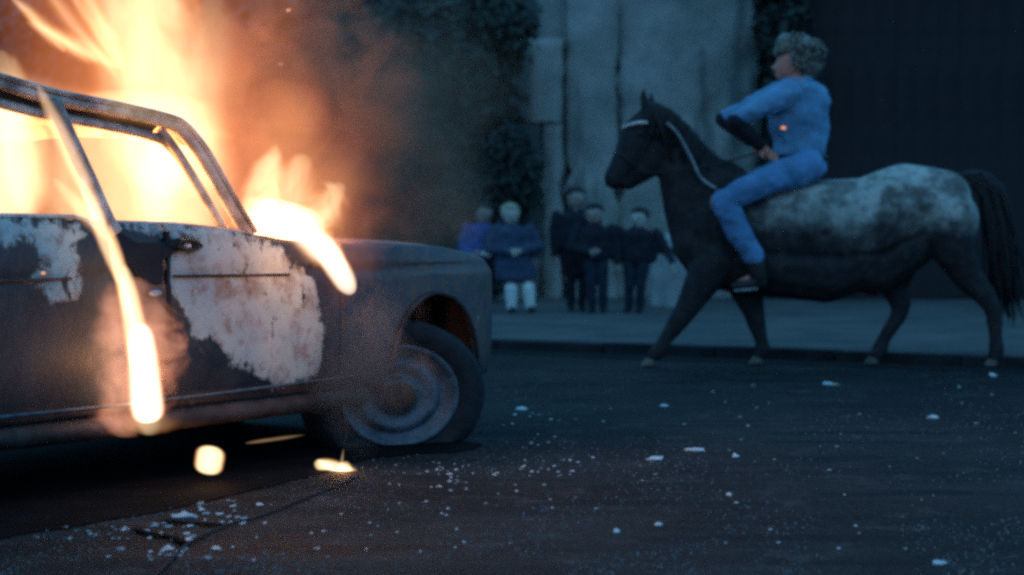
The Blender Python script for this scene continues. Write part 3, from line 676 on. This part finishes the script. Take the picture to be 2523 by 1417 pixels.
for (x, y, d, lab) in ((711, 25, 9.5, 'glowing ember near the top of the frame right of the flames'), (692, 158, 9.5, 'glowing ember drifting left of the leafy tree below another ember'), (1930, 315, 13.2, 'tiny glowing ember in front of the rider\'s shirt'), (107, 673, dpl(107) , 'orange ember stuck on the rear door')):
    s = F / d; m = M('ember'); em = m.n('ShaderNodeEmission'); em.inputs[0].default_value = (1, .42, .2, 1); em.inputs[1].default_value = .9; m.l(em.outputs[0], m.out.inputs[0])
    bm = bmesh.new(); bmesh.ops.create_icosphere(bm, subdivisions=2, radius=5.2 / s)
    for v in bm.verts: v.co *= 1 + .3 * mnoise.noise(v.co * 200)
    o = from_bm('ember', bm, m.m); o.location = W(x, y, d); o.scale = (1.2, .8, .8); tag(o, lab, 'ember', gE)
# firelight
lamp('cabin_light', W(330, 430, 7.9), 60, .3); lamp('rear_cabin_light', W(-60, 430, 7.4), 30, .25)
lamp('column_light', W(400, 120, 8.3), 105, .35); lamp('bonnet_light', W(720, 520, 8.25), 22, .12); lamp('wing_light', W(850, 640, 7.75), 5.0, .06)
lamp('pillar_light', W(365, 900, dpl(365) - .12), 2.0, .06); lamp('sill_light', W(516, 1134, dpl(516) - .12), .5, .04); lamp('road_light', W(842, 1160, 7.8), .8, .04)

# ---- smoke
def smoke(name, px, py, d, wpx, hpx, dep, dens, col, label, nscale=2.0, amp=.9, rot=0, thr=.55, g=.2):
    s = F / d; sc = (wpx / s / 2, dep / 2, hpx / s / 2); m = M(name); c = m.coord()
    ws = m.vmath('ADD', m.vmath('MULTIPLY', c, sc), (random.uniform(0, 30), 3, 5))
    nz = m.noise(ws, nscale, 4, .6, .5)
    q = m.math('ADD', m.math('SUBTRACT', 1.0, m.vmath('LENGTH', c)), m.math('MULTIPLY', m.math('SUBTRACT', nz, thr), amp * 2))
    dn = m.ss(q, 0, .8)
    p = m.n('ShaderNodeVolumePrincipled'); p.inputs['Color'].default_value = col + (1,); p.inputs['Anisotropy'].default_value = g
    m.l(m.math('MULTIPLY', m.math('MULTIPLY', dn, m.ss(m.vmath('LENGTH', c), 1.0, .75)), dens), p.inputs['Density']); m.l(p.outputs[0], m.out.inputs['Volume'])
    bm = bmesh.new(); bmesh.ops.create_icosphere(bm, subdivisions=3, radius=1.0)
    o = from_bm(name, bm, m.m); o.scale = sc; o.location = W(px, py, d); o.rotation_euler = (0, R(rot), 0)
    return tag(o, label, 'smoke', kind='stuff')
smoke('smoke', 930, 500, 9.4, 600, 520, .6, 2.4, (.42, .24, .17), 'dark wisps of smoke trailing over the end of the bonnet', 4.0, 1.4)
smoke('smoke', 960, 330, 12.5, 900, 900, 2.2, 1.2, (.42, .24, .17), 'thin brown smoke drifting in front of the trees', 1.5, 1.0)
smoke('smoke', 720, 300, 9.2, 840, 860, 1.1, 3.4, (.52, .27, .17), 'brown firelit smoke rolling away behind the bonnet', 3.0, 1.5)
smoke('smoke', 900, 900, 8.15, 440, 520, .25, 5.0, (.5, .38, .33), 'thin smoke drifting across the front wing', 5.0)
smoke('smoke', 320, 900, dpl(330) - .1, 360, 380, .16, 2.2, (.6, .42, .35), 'thin smoke curling round the burning pillar', 7.0)

# ================================================================= ROAD LITTER
def scrap(name, px, py, wpx, hpx, mat, lab, cat, group, flat=.012):
    p = G(px, py); s = F / p.y; w2 = wpx / s / 2; dp = max(hpx / s / 2 * 2.6, .010)
    n = random.randint(6, 9); bm = bmesh.new(); top = []; bot = []
    for k in range(n):
        a = 2 * math.pi * k / n; r = random.uniform(.45, 1.15); x, y = w2 * r * math.cos(a), dp * r * math.sin(a)
        z = flat * .4 + max(0, y) * .25 + random.uniform(0, hpx / s * .15); top.append(bm.verts.new((x, y, z))); bot.append(bm.verts.new((x * .96, y * .96, .001)))
    c = bm.verts.new((random.uniform(-.3, .3) * w2, 0, flat * .5 + hpx / s * .12))
    for k in range(n):
        bm.faces.new((top[k], top[(k + 1) % n], c)); bm.faces.new((bot[k], bot[(k + 1) % n], top[(k + 1) % n], top[k]))
    bm.faces.new(bot[::-1]); o = from_bm(name, bm, mat, smooth=False); o.location = (p.x, p.y, .001); return tag(o, lab, cat, group)
big = [(2445, 928, 24, 20, 'round pale pebble on the road nearest the pony\'s hind hoof'), (2416, 900, 28, 14, 'pale flat chip in the gutter beside the pony\'s hind hoof'), (2045, 949, 42, 12, 'long pale strip of litter on the road under the pony'),
  (2298, 1031, 34, 14, 'bright oval scrap on the road at the right'), (1715, 1112, 74, 14, 'curved pale strip of litter in the middle of the road'), (1615, 1134, 56, 16, 'crumpled white scrap left of the curved pale strip'),
  (1812, 1127, 20, 18, 'round pale pebble right of the curved pale strip'), (1796, 1222, 22, 14, 'lone pale chip in the lower middle of the road'), (1519, 1314, 22, 16, 'brighter of two chips near the bottom of the road'), (1622, 1296, 18, 14, 'smaller of two chips near the bottom of the road'),
  (2311, 1391, 44, 16, 'dull long scrap in the bottom right of the road'), (1285, 1011, 44, 10, 'thin pale sliver on the road right of the front tyre'), (1635, 1002, 26, 12, 'pale flake upper left in the open road'), (450, 1275, 58, 20, 'large pale shard topping the glass heap by the car'), (1600, 950, 0, 0, '')]
for (x, y, a, b, lab) in big:
    if a: scrap('road_scrap', x, y, a, b, MT['white'], lab, 'litter', 'litter scattered on the road')
many = []
for (x0, x1, y0, y1, n, a) in ((990, 1210, 1140, 1215, 34, 13), (1280, 1410, 1130, 1175, 18, 14), (430, 640, 1235, 1300, 26, 22), (90, 330, 1300, 1340, 18, 14), (290, 520, 1290, 1385, 40, 22), (1230, 1500, 980, 1260, 26, 12), (1500, 2500, 950, 1380, 40, 12), (900, 1300, 1120, 1400, 20, 10), (1500, 2000, 740, 770, 0, 1), (560, 900, 1180, 1400, 14, 10)):
    for _ in range(n): many.append((random.gauss((x0 + x1) / 2, (x1 - x0) / 4) if n > 20 else random.uniform(x0, x1), random.uniform(y0, y1), a * random.uniform(.4, 1.2)))
for (x, y, a) in many:
    if y < 905 or on_shadow_sheet(x, y): continue
    scrap('glass_fragment', x, y, a, a * .45, MT['white'] if random.random() < .45 else MT['pebble'], 'small pale fragment among the broken glass strewn over the road', 'fragment', 'broken glass strewn over the road', .004)
# fine grit
bm = bmesh.new()
for _ in range(9000):
    gx, gy = random.uniform(-50, 2560), random.uniform(905, 1420)
    if gy < 905 or on_shadow_sheet(gx, gy) or mnoise.noise(Vector((gx * .004, gy * .011, 2))) < random.uniform(-.1, .3): continue
    p = G(gx, gy); r = random.uniform(.0015, .004); bmesh.ops.create_cone(bm, cap_ends=True, segments=4, radius1=r, radius2=r * .4, depth=r, matrix=Matrix.Translation((p.x, p.y, r * .5)) @ Matrix.Rotation(random.uniform(0, 3), 4, 'Z'))
tag(from_bm('grit', bm, MT['grit'], smooth=False), 'fine pale grit scattered over the asphalt', 'grit', kind='stuff')
# cable on the road
cab = [G(*p) for p in [(345, 1460), (400, 1408), (455, 1352), (500, 1326), (560, 1300), (620, 1284), (680, 1262), (740, 1238), (800, 1214), (850, 1194), (880, 1178)]]
o = tube('cable', smoothpath([p + Vector((0, 0, .008)) for p in cab], 4), .0045, MT['black'], None, 6); tag(o, 'thin black cable snaking over the road from the small flame to the bottom edge', 'cable')
for (pts, lab) in (([(405, 1288), (450, 1293), (505, 1297), (545, 1300)], 'black scorched strip at the top of the glass heap'), ([(330, 1310), (380, 1322), (430, 1330), (455, 1345)], 'black scorched strip across the middle of the glass heap')):
    o = tube('charred_strip', smoothpath([G(*p) + Vector((0, 0, .008)) for p in pts], 4), .016, MT['soot_shade'], None, 6, .25); tag(o, lab, 'debris')

# ================================================================= PEOPLE
def hand(c, root, dirv, spread, size=1.0, curl=.4):
    """palm + five fingers as chains; root/dir Vectors"""
    d = Vector(dirv).normalized(); sp = Vector(spread).normalized(); pn = d.cross(sp).normalized(); r = Vector(root); L = .075 * size
    palm = r + d * L * .55
    c.append([(*r, .020 * size, .016 * size), (*(palm), .030 * size, .018 * size)])
    for i, (o, ln) in enumerate(((-.75, .85), (-.25, 1.0), (.25, .95), (.75, .75))):
        a = r + d * L + sp * o * .030 * size; b = a + (d + pn * curl) * .035 * ln * size; e = b + (d * .5 + pn * curl * 2.2) * .028 * ln * size
        c.append([(*(r + d * L * .6 + sp * o * .022 * size), .010 * size), (*a, .0095 * size), (*b, .009 * size), (*e, .0075 * size)])
    a = r + d * L * .25 - sp * .028 * size; b = a + (d * .7 - sp * .7 + pn * .4).normalized() * .032 * size; e = b + (d + pn * .6).normalized() * .025 * size
    c.append([(*(r + d * L * .2), .012 * size), (*a, .012 * size), (*b, .010 * size), (*e, .008 * size)])
def person(px, py, d, H, label, group, cl, wx=1.2, face=0.0, arms='front', coat=None, legs=None, skin='skin', hairc='darkhair', hood=False, lean=0.0, hair_len=0, extra=None):
    """px,py = point between the feet. cl: dict(top=, bottom=, shoe=). face = yaw of the head"""
    s = F / d; p = W(px, py, d); root = empty('person', (p.x, d, KZ), label, 'person', group)
    hr = .088 * (H / 1.1) ** .5; hz = H - hr * 1.18; sz = H * .775; shw = .118 * H * wx; hip = H * .49; kn = H * .27
    L = lambda z: lean * (z / H)
    body = []
    body.append([(L(hz), 0, hz + .012, hr * .92 * min(wx, 1.12), hr, hr * 1.02), (L(hz), -.012, hz - .045, hr * .70 * min(wx, 1.12), hr * .72, hr * .6)])
    body.append([(L(hz), 0, hz - .06, hr * .48), (L(sz), .01, sz, hr * .5)])
    body.append([(L(sz), .01, sz - .035, shw * .70, .055 * H, .03), (L(hip), .01, hip + .04, shw * .62, .055 * H, .04)])
    F1 = Vector((math.sin(face), -math.cos(face), 0)); S1 = Vector((math.cos(face), math.sin(face), 0)); hc = Vector((L(hz), 0, hz))
    nz_ = hc + F1 * hr * 1.06 + Vector((0, 0, -.022)); body.append([(*(hc + F1 * hr * .85 + Vector((0, 0, .005))), .010), (*nz_, .013)])
    for q in (-1, 1): body.append([(*(hc + S1 * q * hr * 1.0), .008, .014, .022)])
    if legs is None: legs = [(-.055, 0, 0), (.055, 0, 0)]
    tops = []; arm = []; sleeve = []
    for i, q in enumerate((-1, 1)):
        sh = Vector((L(sz) + q * shw, .01, sz - .01)); a = arms[i] if isinstance(arms, (list, tuple)) else arms
        if a == 'front': el = Vector((L(H * .6) + q * shw * 1.42, -.01, H * .60)); wr = Vector((L(H * .58) + q * .05, -.115, H * .565)); hd = (-q, -.1, .05)
        elif a == 'pocket': el = Vector((L(H * .6) + q * shw * 1.5, .03, H * .60)); wr = Vector((L(H * .5) + q * shw * 1.05, -.03, H * .485)); hd = (-q * .5, -.2, -1)
        elif a == 'out': el = Vector((L(H * .6) + q * shw * 1.55, .0, H * .60)); wr = Vector((L(H * .5) + q * shw * 1.95, -.05, H * .50)); hd = (q * .2, -.2, -1)
        elif a == 'hold': el = Vector((q * shw * 1.2, -.02, H * .58)); wr = Vector((q * shw * .9 + .04, -.13, H * .53)); hd = (.8, -.3, .2)
        else: el = Vector((q * shw * 1.2, .02, H * .58)); wr = Vector((q * shw * 1.2, -.02, H * .44)); hd = (0, -.1, -1)
        body.append([(*sh, .03), (*el, .024), (*wr, .019)])
        hand(body, wr, hd, (0, 1, 0) if abs(hd[2]) > .5 else (0, 0, 1), .85)
        sleeve.append([(*sh, .056), (*el, .050), (*(el.lerp(wr, .88)), .038)])
    shoes = []; socks = []; trs = []
    for i, (fx, fy, kb) in enumerate(legs):
        q = -1 if i == 0 else 1; hp = (L(hip) + q * .045 * wx, .01, hip); k_ = (fx * 1.05 + kb, -.02, kn); an = (fx, fy + .01, .05)
        body.append([(*hp, .055), (*k_, .038), (*an, .026)]); body.append([(*an, .026), (fx * 1.05, fy - .08, .025, .028, .03, .02)])
        trs.append([(*hp, .068), (*k_, .052), (fx, fy + .01, .07, .045)])
        shoes.append([(fx, fy + .02, .038, .036, .04, .036), (fx * 1.08, fy - .085, .028, .036, .04, .026)])
        socks.append([(*[k_[j] * .80 + an[j] * .20 for j in range(3)], .046 * wx), (*[k_[j] * .4 + an[j] * .6 for j in range(3)], .042 * wx), (fx, fy + .01, .055, .036 * wx)])
    b = blob('body', body, MT[skin], root, .008, 2)
    # clothes
    torso = [[(L(sz), .01, sz - .02, shw * 1.0, .085 * H, .05), (L(H * .62), .01, H * .62, shw * 1.1, .09 * H), (L(hip), .01, hip + .02, shw * 1.08, .085 * H, .04)], [(L(sz), .01, sz - .01, shw * .8, .06 * H, .03), (L(hz), .01, hz - hr * .95, hr * .50, hr * .5, .015)]]
    if coat == 'long': torso.append([(L(H * .6), .01, H * .6, shw, .08 * H), (L(H * .34), .01, H * .31, shw * 1.22, .10 * H, .04)])
    if coat == 'gown': torso.append([(L(H * .6), .01, H * .6, shw * .98, .08 * H), (L(H * .34), .01, H * .30, shw * .8, .09 * H, .04)])
    blob('coat' if coat else 'jacket', torso + sleeve, MT[cl['top']], root, .011, 3, .014, 11)
    if 'bottom' in cl: blob('trousers', trs, MT[cl['bottom']], root, .010, 2, .004, 16)
    else: blob('sock', [socks[0]], MT['sock'], root, .008, 2); blob('sock', [socks[1]], MT['sock'], root, .008, 2)
    for sh_ in shoes: blob('shoe', [sh_], MT['leather'], root, .007, 2)
    back = -F1
    hc2 = hc + Vector((0, 0, .035)) + back * .018
    hair = [[(*hc2, hr * 1.02 * min(wx, 1.15), hr * 1.03, hr * .98)], [(*(hc + Vector((0, 0, .07)) + F1 * .03), hr * .8, hr * .62, hr * .38)]]
    if hair_len: hair.append([(*(hc + back * .05), hr * .98), (*(hc + back * .06 + Vector((0, 0, -hair_len))), hr * .8)])
    blob('hair', hair, MT[hairc], root, .008, 2, .007, 30)
    for q in (-1, 1):
        e = hc + S1 * q * hr * .40 + F1 * hr * .93 + Vector((0, 0, .0)); bm = bmesh.new(); bmesh.ops.create_icosphere(bm, subdivisions=2, radius=.0065, matrix=Matrix.Translation(e)); from_bm('eye', bm, MT['eye'], root)
    mo = hc + F1 * hr * .88 + Vector((0, 0, -.050)); bm = bmesh.new(); bmesh.ops.create_icosphere(bm, subdivisions=2, radius=1, matrix=Matrix.Translation(mo) @ Matrix.Diagonal((.018, .010, .005, 1))); from_bm('mouth', bm, MT['lip'], root)
    return root, dict(hr=hr, hz=hz, sz=sz, shw=shw, H=H)
gK = 'children watching from the pavement'
p1, q = person(1180, 772, 20.2, 1.08, 'leftmost child in the row, in a cobalt blue jacket, half behind the car', gK, dict(top='cobalt', bottom='jean'), 1.25, .5, ('hold', 'hold'))
blob('waistcoat', [[(.07, -.055, q['sz'] - .04, .045, .05), (.05, -.06, .60, .055, .05)]], MT['maroon'], p1, .01, 3)
o = blob('white_parcel', [[(0, 0, 0, .045, .03, .025), (.05, 0, -.01, .04, .03, .025)]], MT['sock'], None, .008, 2, .004, 20); o.location = p1.location + Vector((.05, -.19, .58)); tag(o, 'small white bundle held by the leftmost child', 'bundle')
person(1280, 770, 20.0, 1.07, 'child with pale blond hair in a navy coat and white knee socks', gK, dict(top='navy'), 1.42, .1, 'front', 'long', [(-.075, 0, 0), (.105, -.02, -.02)], 'skinp', 'blond', lean=-.06)
person(1420, 770, 20.3, 1.24, 'tallest child in the row with dark hair and a long black coat', gK, dict(top='black', bottom='black'), 1.35, .45, ('down', 'down'), 'gown', skin='skin', lean=-.03)
person(1473, 770, 19.9, 1.07, 'child with a dark fringe in black jacket in front of the tallest child', gK, dict(top='black', bottom='jean'), 1.35, -.1, ('front', 'down'), None, skin='skin', lean=-.01)
person(1562, 774, 19.9, 1.03, 'rightmost child in the row, in a dark jacket with elbows out', gK, dict(top='black', bottom='jean'), 1.55, -.3, ('pocket', 'out'), None, skin='skinp')
for o_, (ax, ay, az) in zip([o for o in bpy.data.objects if o.name.startswith('person')], ((.02, .05, 0), (0, -.035, .15), (0, .02, .1), (.0, -.03, -.1), (0, .05, -.25))): o_.rotation_euler = (ax, ay, az)
p3 = [o for o in bpy.data.objects if o.name.startswith('person')][2]
blob('scarf', [[(-.07, -.055, .93, .022), (-.03, -.085, .86, .020)]], MT['orange'], p3, .008, 2)

# ================================================================= PONY AND RIDER
HD = 13.6; HS = F / HD
hroot = empty('pony', G(2050, 900), 'pale grey pony with dark head and legs walking left along the kerb, ridden bareback', 'horse')
hroot.location = (W(2000, 890, HD).x, HD, 0)
def HP(px, py, r, ry=None, dy=0.0):
    p = W(px, py, HD) - hroot.location; r /= HS; return (p.x, dy, p.z, r, (ry / HS if ry else r))
m = M('pony_coat_shaded'); c = m.coord(); sp = m.n('ShaderNodeSeparateXYZ'); m.l(c, sp.inputs[0])
n1 = m.noise(c, 3.0, 6, .65); n2 = m.noise(c, 16, 5, .7)
hx = m.ss(m.math('ADD', sp.outputs[0], m.math('MULTIPLY', m.math('SUBTRACT', n1, .5), .5)), -.42, -.14)     # neck dark -> trunk pale
hzz = m.ss(m.math('ADD', sp.outputs[2], m.math('MULTIPLY', m.math('SUBTRACT', n1, .5), .9)), .74, 1.16)      # dark legs; sky-lit back and shaded belly painted in by height
pale = m.mix(m.ss(m.math('ADD', m.math('MULTIPLY', n2, .4), m.math('MULTIPLY', m.noise(c, 5.5, 3, .5), .6)), .40, .62), (.10, .10, .09), (.36, .38, .35)); dark = m.mix(m.ss(n2, .4, .7), (.012, .011, .013), (.030, .026, .026))
pc = m.mix(m.math('MULTIPLY', hx, hzz), dark, pale); pony_mat = m.surf(pc, .75, .25, bump=n2, bd=.006, bs=.4)
trunk_c = [
  [HP(1760, 560, 88, 74), HP(1850, 560, 108, 84), HP(1990, 560, 118, 92), HP(2120, 555, 116, 92), HP(2220, 510, 108, 90), HP(2300, 500, 88, 80)],
  [HP(1890, 645, 86, 72), HP(2040, 664, 84, 74), HP(2150, 630, 74, 64)],
  [HP(1720, 600, 66, 62), HP(1760, 640, 74, 66), HP(1860, 650, 80, 66)],           # breast
  [HP(2150, 660, 70, 60), HP(2240, 600, 70, 60)], [HP(2330, 480, 62, 66), HP(2352, 540, 52, 58)],
  [HP(1785, 480, 82, 46), HP(1722, 435, 66, 38), HP(1676, 372, 60, 34), HP(1634, 322, 50, 30)],  # neck
  [HP(1735, 590, 84, 54), HP(1704, 500, 74, 42), HP(1676, 420, 58, 34)],
  [HP(1604, 304, 46, 32), HP(1577, 338, 53, 34), HP(1553, 386, 43, 30), HP(1527, 424, 33, 26), HP(1514, 440, 28, 24)],  # head
  [HP(1624, 362, 52, 30), HP(1600, 398, 41, 26), HP(1546, 445, 25, 20)],           # cheek and jaw
  [HP(1530, 452, 13, 14), HP(1545, 455, 11, 13)],                                  # lower lip
  [HP(1592, 268, 15, 8, -.045), HP(1585, 244, 12, 6, -.05), HP(1583, 216, 3, 3, -.05)],
  [HP(1608, 268, 14, 8, .05), HP(1606, 246, 10, 6, .06), HP(1607, 226, 3, 3, .06)],
]
# legs
trunk_c += [
  [HP(1760, 640, 57, 45, -.10), HP(1722, 700, 43, 29, -.11), HP(1682, 770, 28, 20, -.11), HP(1668, 790, 26, 20, -.11), HP(1634, 838, 17, 13, -.11), HP(1620, 862, 21, 18, -.11), HP(1606, 876, 15, 14, -.11)],
  [HP(1830, 650, 57, 45, .09), HP(1842, 710, 44, 29, .10), HP(1862, 770, 28, 21, .10), HP(1866, 790, 26, 20, .10), HP(1880, 840, 17, 14, .10), HP(1884, 862, 21, 18, .10), HP(1876, 878, 15, 14, .10)],
  [HP(2330, 540, 76, 58, -.10), HP(2340, 610, 57, 45, -.11), HP(2376, 680, 39, 26, -.11), HP(2418, 728, 28, 20, -.11), HP(2438, 760, 22, 18, -.11), HP(2444, 830, 17, 14, -.11), HP(2446, 860, 21, 18, -.11), HP(2440, 876, 17, 15, -.11)],
  [HP(2280, 560, 73, 58, .10), HP(2222, 640, 55, 42, .11), HP(2210, 700, 39, 26, .11), HP(2228, 750, 27, 20, .11), HP(2222, 780, 21, 18, .11), HP(2186, 835, 17, 14, .11), HP(2176, 862, 21, 18, .11), HP(2164, 878, 17, 15, .11)],
]
blob('body', trunk_c, pony_mat, hroot, .012, 11)
def px3(px, py, dy=0.0): p = W(px, py, HD) - hroot.location; return Vector((p.x, dy, p.z))
for (x, y, dy) in ((1598, 890, -.11), (1870, 892, .10), (2436, 890, -.11), (2158, 892, .11)):
    p = px3(x, y, dy); blob('hoof', [[(p.x, p.y, .05, .036, .036, .012), (p.x - .012, p.y, .013, .052, .048, .012)]], MT['hoof'], hroot, .007, 1)
# mane and tail strands
def strands(name, roots, mat, parent, seed=1):
    rr = random.Random(seed); bm = bmesh.new()
    for (a, b, c_) in roots:
        pts = smoothpath([a, b, c_], 3); bm_tube(bm, pts, [.008, .012, .012, .011, .009, .006, .002][:len(pts)], 5)
    return from_bm(name, bm, mat, parent)
mn = []
crest = smoothpath([px3(1590, 256), px3(1645, 278), px3(1702, 335), px3(1748, 385), px3(1800, 408)], 14)
for i, p in enumerate(crest):
    for q in range(3):
        l = random.uniform(.12, .26); s_ = random.choice((-1, -1, 1)); mn.append((p + Vector((random.uniform(-.02, .02), 0, .004)), p + Vector((.02 + random.uniform(-.02, .02), s_ * .06, -.01)), p + Vector((.0 + random.uniform(-.03, .03), s_ * .10, -l))))
strands('mane', mn, MT['darkhair'], hroot)
tl = []
for i in range(190):
    o_ = Vector((random.uniform(-.03, .04), random.uniform(-.05, .05), random.uniform(-.03, .03))); a = px3(2358, 435) + o_ * .6
    tl.append((a, px3(2440 + random.uniform(-20, 20), 470 + random.uniform(-12, 12)) + o_, px3(2478 + random.uniform(-40, 34), random.uniform(640, 800)) + o_ * 1.4))
strands('tail', tl, MT['darkhair'], hroot, 2)
for dy in (-.085, .085):
    p = px3(1576, 330, dy * 1.1); bm = bmesh.new(); bmesh.ops.create_icosphere(bm, subdivisions=2, radius=.017, matrix=Matrix.Translation(p)); from_bm('eye', bm, MT['eye'], hroot)
    p = px3(1504, 436, dy * .62); bm = bmesh.new(); bmesh.ops.create_icosphere(bm, subdivisions=2, radius=1, matrix=Matrix.Translation(p) @ Matrix.Diagonal((.012, .006, .014, 1))); from_bm('nostril', bm, MT['eye'], hroot)
# bridle: a thing of its own, worn by the pony
br = empty('bridle', hroot.location.copy(), 'black leather bridle with a bright browband on the pony\'s head', 'bridle')
def ringp(cx, cy, ax, ay, ry, n=18):
    a = px3(ax[0], ax[1]); b = px3(ay[0], ay[1]); c = (a + b) / 2; h = (a - b) / 2
    return [c + h * math.cos(t) + Vector((0, ry * math.sin(t), 0)) for t in lin(0, 2 * math.pi, n)[:-1]]
tube('noseband', ringp(0, 0, (1519, 372), (1590, 436), .098), .008, MT['leather'], br, 5, closed=True)
tube('headpiece', ringp(0, 0, (1604, 254), (1660, 420), .11), .008, MT['leather'], br, 5, closed=True)
tube('browband', smoothpath([px3(1592, 304, -.098), px3(1570, 304, -.105), px3(1546, 310, -.07), px3(1534, 316, 0), px3(1546, 312, .07)], 4), .010, MT['metal'], br, 6)
tube('mane_highlight', smoothpath([px3(1640, 305, -.13), px3(1668, 335, -.14), px3(1700, 395, -.155), px3(1722, 440, -.17), px3(1760, 468, -.19)], 5), .015, MT['pebble'], br, 6, .6)  # pale strip added as the lit edge of the mane
for sy in (-1, 1):
    tube('cheek_strap', smoothpath([px3(1606, 300, sy * .095), px3(1588, 360, sy * .105), px3(1548, 422, sy * .08)], 4), .006, MT['leather'], br, 5)
    tube('rein', smoothpath([px3(1548, 426, sy * .08), px3(1640, 425, sy * .15), px3(1740, 410, sy * .14), px3(1860, 378, sy * .07)], 5), .006, MT['leather'], br, 5)

rr_ = empty('person', (W(1960, 400, HD).x, HD, 1.30), 'rider with bushy fair hair in blue denim shirt and jeans on the grey pony', 'person')
def RP(px, py, r, ry=None, dy=0.0, rz=None):
    p = W(px, py, HD) - rr_.location; r /= HS; t = (p.x, dy, p.z, r, (ry / HS if ry else r)); return t + ((rz / HS,) if rz else ())
def r3(px, py, dy=0.0): p = W(px, py, HD) - rr_.location; return Vector((p.x, dy, p.z))
bd = [[RP(1950, 150, 38, 34), RP(1938, 168, 30, 28)], [RP(1958, 180, 22), RP(1968, 215, 24)], [RP(1965, 240, 55, 60), RP(1975, 380, 48, 48)],
      [RP(1914, 160, 5, 4), RP(1905, 168, 5, 5)], [RP(1922, 186, 12, 14), RP(1935, 180, 16, 16)], [RP(1958, 155, 4, 3, -.1), RP(1962, 165, 5, 3, -.1)]]
for sy, (sx, sy_, ex, ey, hx_, hy) in ((-1, (1935, 228, 1806, 300, 1872, 362)), (1, (1925, 232, 1790, 290, 1862, 350))):
    yo = -.14 if sy < 0 else .16
    bd.append([RP(sx, sy_, 18, dy=yo), RP(ex, ey, 15, dy=yo * 1.2), RP(hx_, hy, 11, dy=yo * .6)])
    hand(bd, r3(hx_, hy, yo * .6), (.75, -sy * .1, -.65), (.6, 0, .75), 1.0, .9 * -sy)
for sy in (-1, 1):
    bd.append([RP(1985, 410, 40, dy=sy * .10), RP(1765, 500, 26, dy=sy * .26), RP(1842, 640, 17, dy=sy * .27), RP(1850, 672, 14, dy=sy * .27)]); bd.append([RP(1852, 680, 14, 14, sy * .27), RP(1800, 702, 10, 13, sy * .27)])
blob('body', bd, MT['skinr'], rr_, .008, 2)
shirt = [[RP(1962, 222, 66, 70, rz=26), RP(1962, 262, 78, 66, rz=50), RP(1972, 330, 74, 54), RP(1968, 388, 66, 52, rz=26)],
         [RP(2000, 250, 45, 50), RP(1995, 340, 46, 46)],
         [RP(1938, 232, 38, 34, -.14), RP(1870, 264, 27, 26, -.165), RP(1806, 297, 22, 21, -.168)],
         [RP(1928, 230, 33, 30, .16), RP(1850, 264, 24, 24, .19), RP(1792, 289, 19, 19, .19)]]
blob('shirt', shirt, MT['denim'], rr_, .010, 3, .020, 8)
blob('collar', [[RP(1940, 200, 22, 34, rz=9), RP(1985, 196, 20, 36, rz=9)]], MT['denim'], rr_, .009, 2)
for sy, (ex, ey, hx_, hy) in ((-1, (1806, 300, 1866, 357)), (1, (1790, 290, 1856, 345))):
    yo = -.14 if sy < 0 else .16
    blob('cuff', [[RP(ex, ey, 22, 22, yo * 1.2), RP(hx_, hy, 17, 17, yo * .62)]], MT['black'], rr_, .009, 2)
jeans = [[RP(1975, 400, 62, 58, rz=24), RP(1985, 420, 56, 56, rz=22)]]
for sy in (-1, 1): jeans.append([RP(1985, 412, 44, 36, sy * .12), RP(1880, 448, 37, 29, sy * .22), RP(1770, 496, 29, 26, sy * .29), RP(1802, 560, 30, 26, sy * .29), RP(1846, 634, 27, 26, sy * .28)])
blob('jeans', jeans, MT['denim2'], rr_, .010, 3, .016, 9)
tube('belt', [r3(1966, 387) + Vector((math.cos(a) * .193, math.sin(a) * .163, -.004 * math.cos(a))) for a in lin(0, 2 * math.pi, 26)[:-1]], .014, MT['leather'], rr_, 6, closed=True)
for sy in (-1, 1):
    blob('boot', [[RP(1850, 648, 26, 22, sy * .285), RP(1856, 682, 22, 20, sy * .285)], [RP(1862, 694, 17, 17, sy * .285), RP(1800, 702, 12, 15, sy * .285)]], MT['leather'], rr_, .009, 2)
    blob('boot_sole', [[RP(1800, 712, 5, 14, sy * .285), RP(1850, 708, 6, 15, sy * .285)]], MT['pebble'] , rr_, .007, 1)
# curly hair: cap + many curls
blob('hair', [[RP(1972, 135, 50, 46)], [RP(1940, 118, 34, 40)], [RP(1990, 165, 34, 38)]], MT['fair'], rr_, .012, 2, .02, 16)
bm = bmesh.new()
for k in range(150):
    v = Vector((random.gauss(0, 1), random.gauss(0, 1), random.gauss(0, 1))).normalized()
    if v.x < -.45 and v.z < .25: continue
    if v.z < -.75: continue
    base = r3(1972, 136) + Vector((v.x * .155, v.y * .135, v.z * .125)); r0 = random.uniform(.014, .026); ax = Vector((random.gauss(0, 1), random.gauss(0, 1), random.gauss(0, 1))).normalized(); b1 = ax.orthogonal().normalized(); b2 = ax.cross(b1)
    bm_tube(bm, [base + b1 * r0 * math.cos(t) + b2 * r0 * math.sin(t) + ax * .004 * t for t in lin(0, 7.5, 9)], .0075, 5)
from_bm('curls', bm, MT['fair'], rr_)
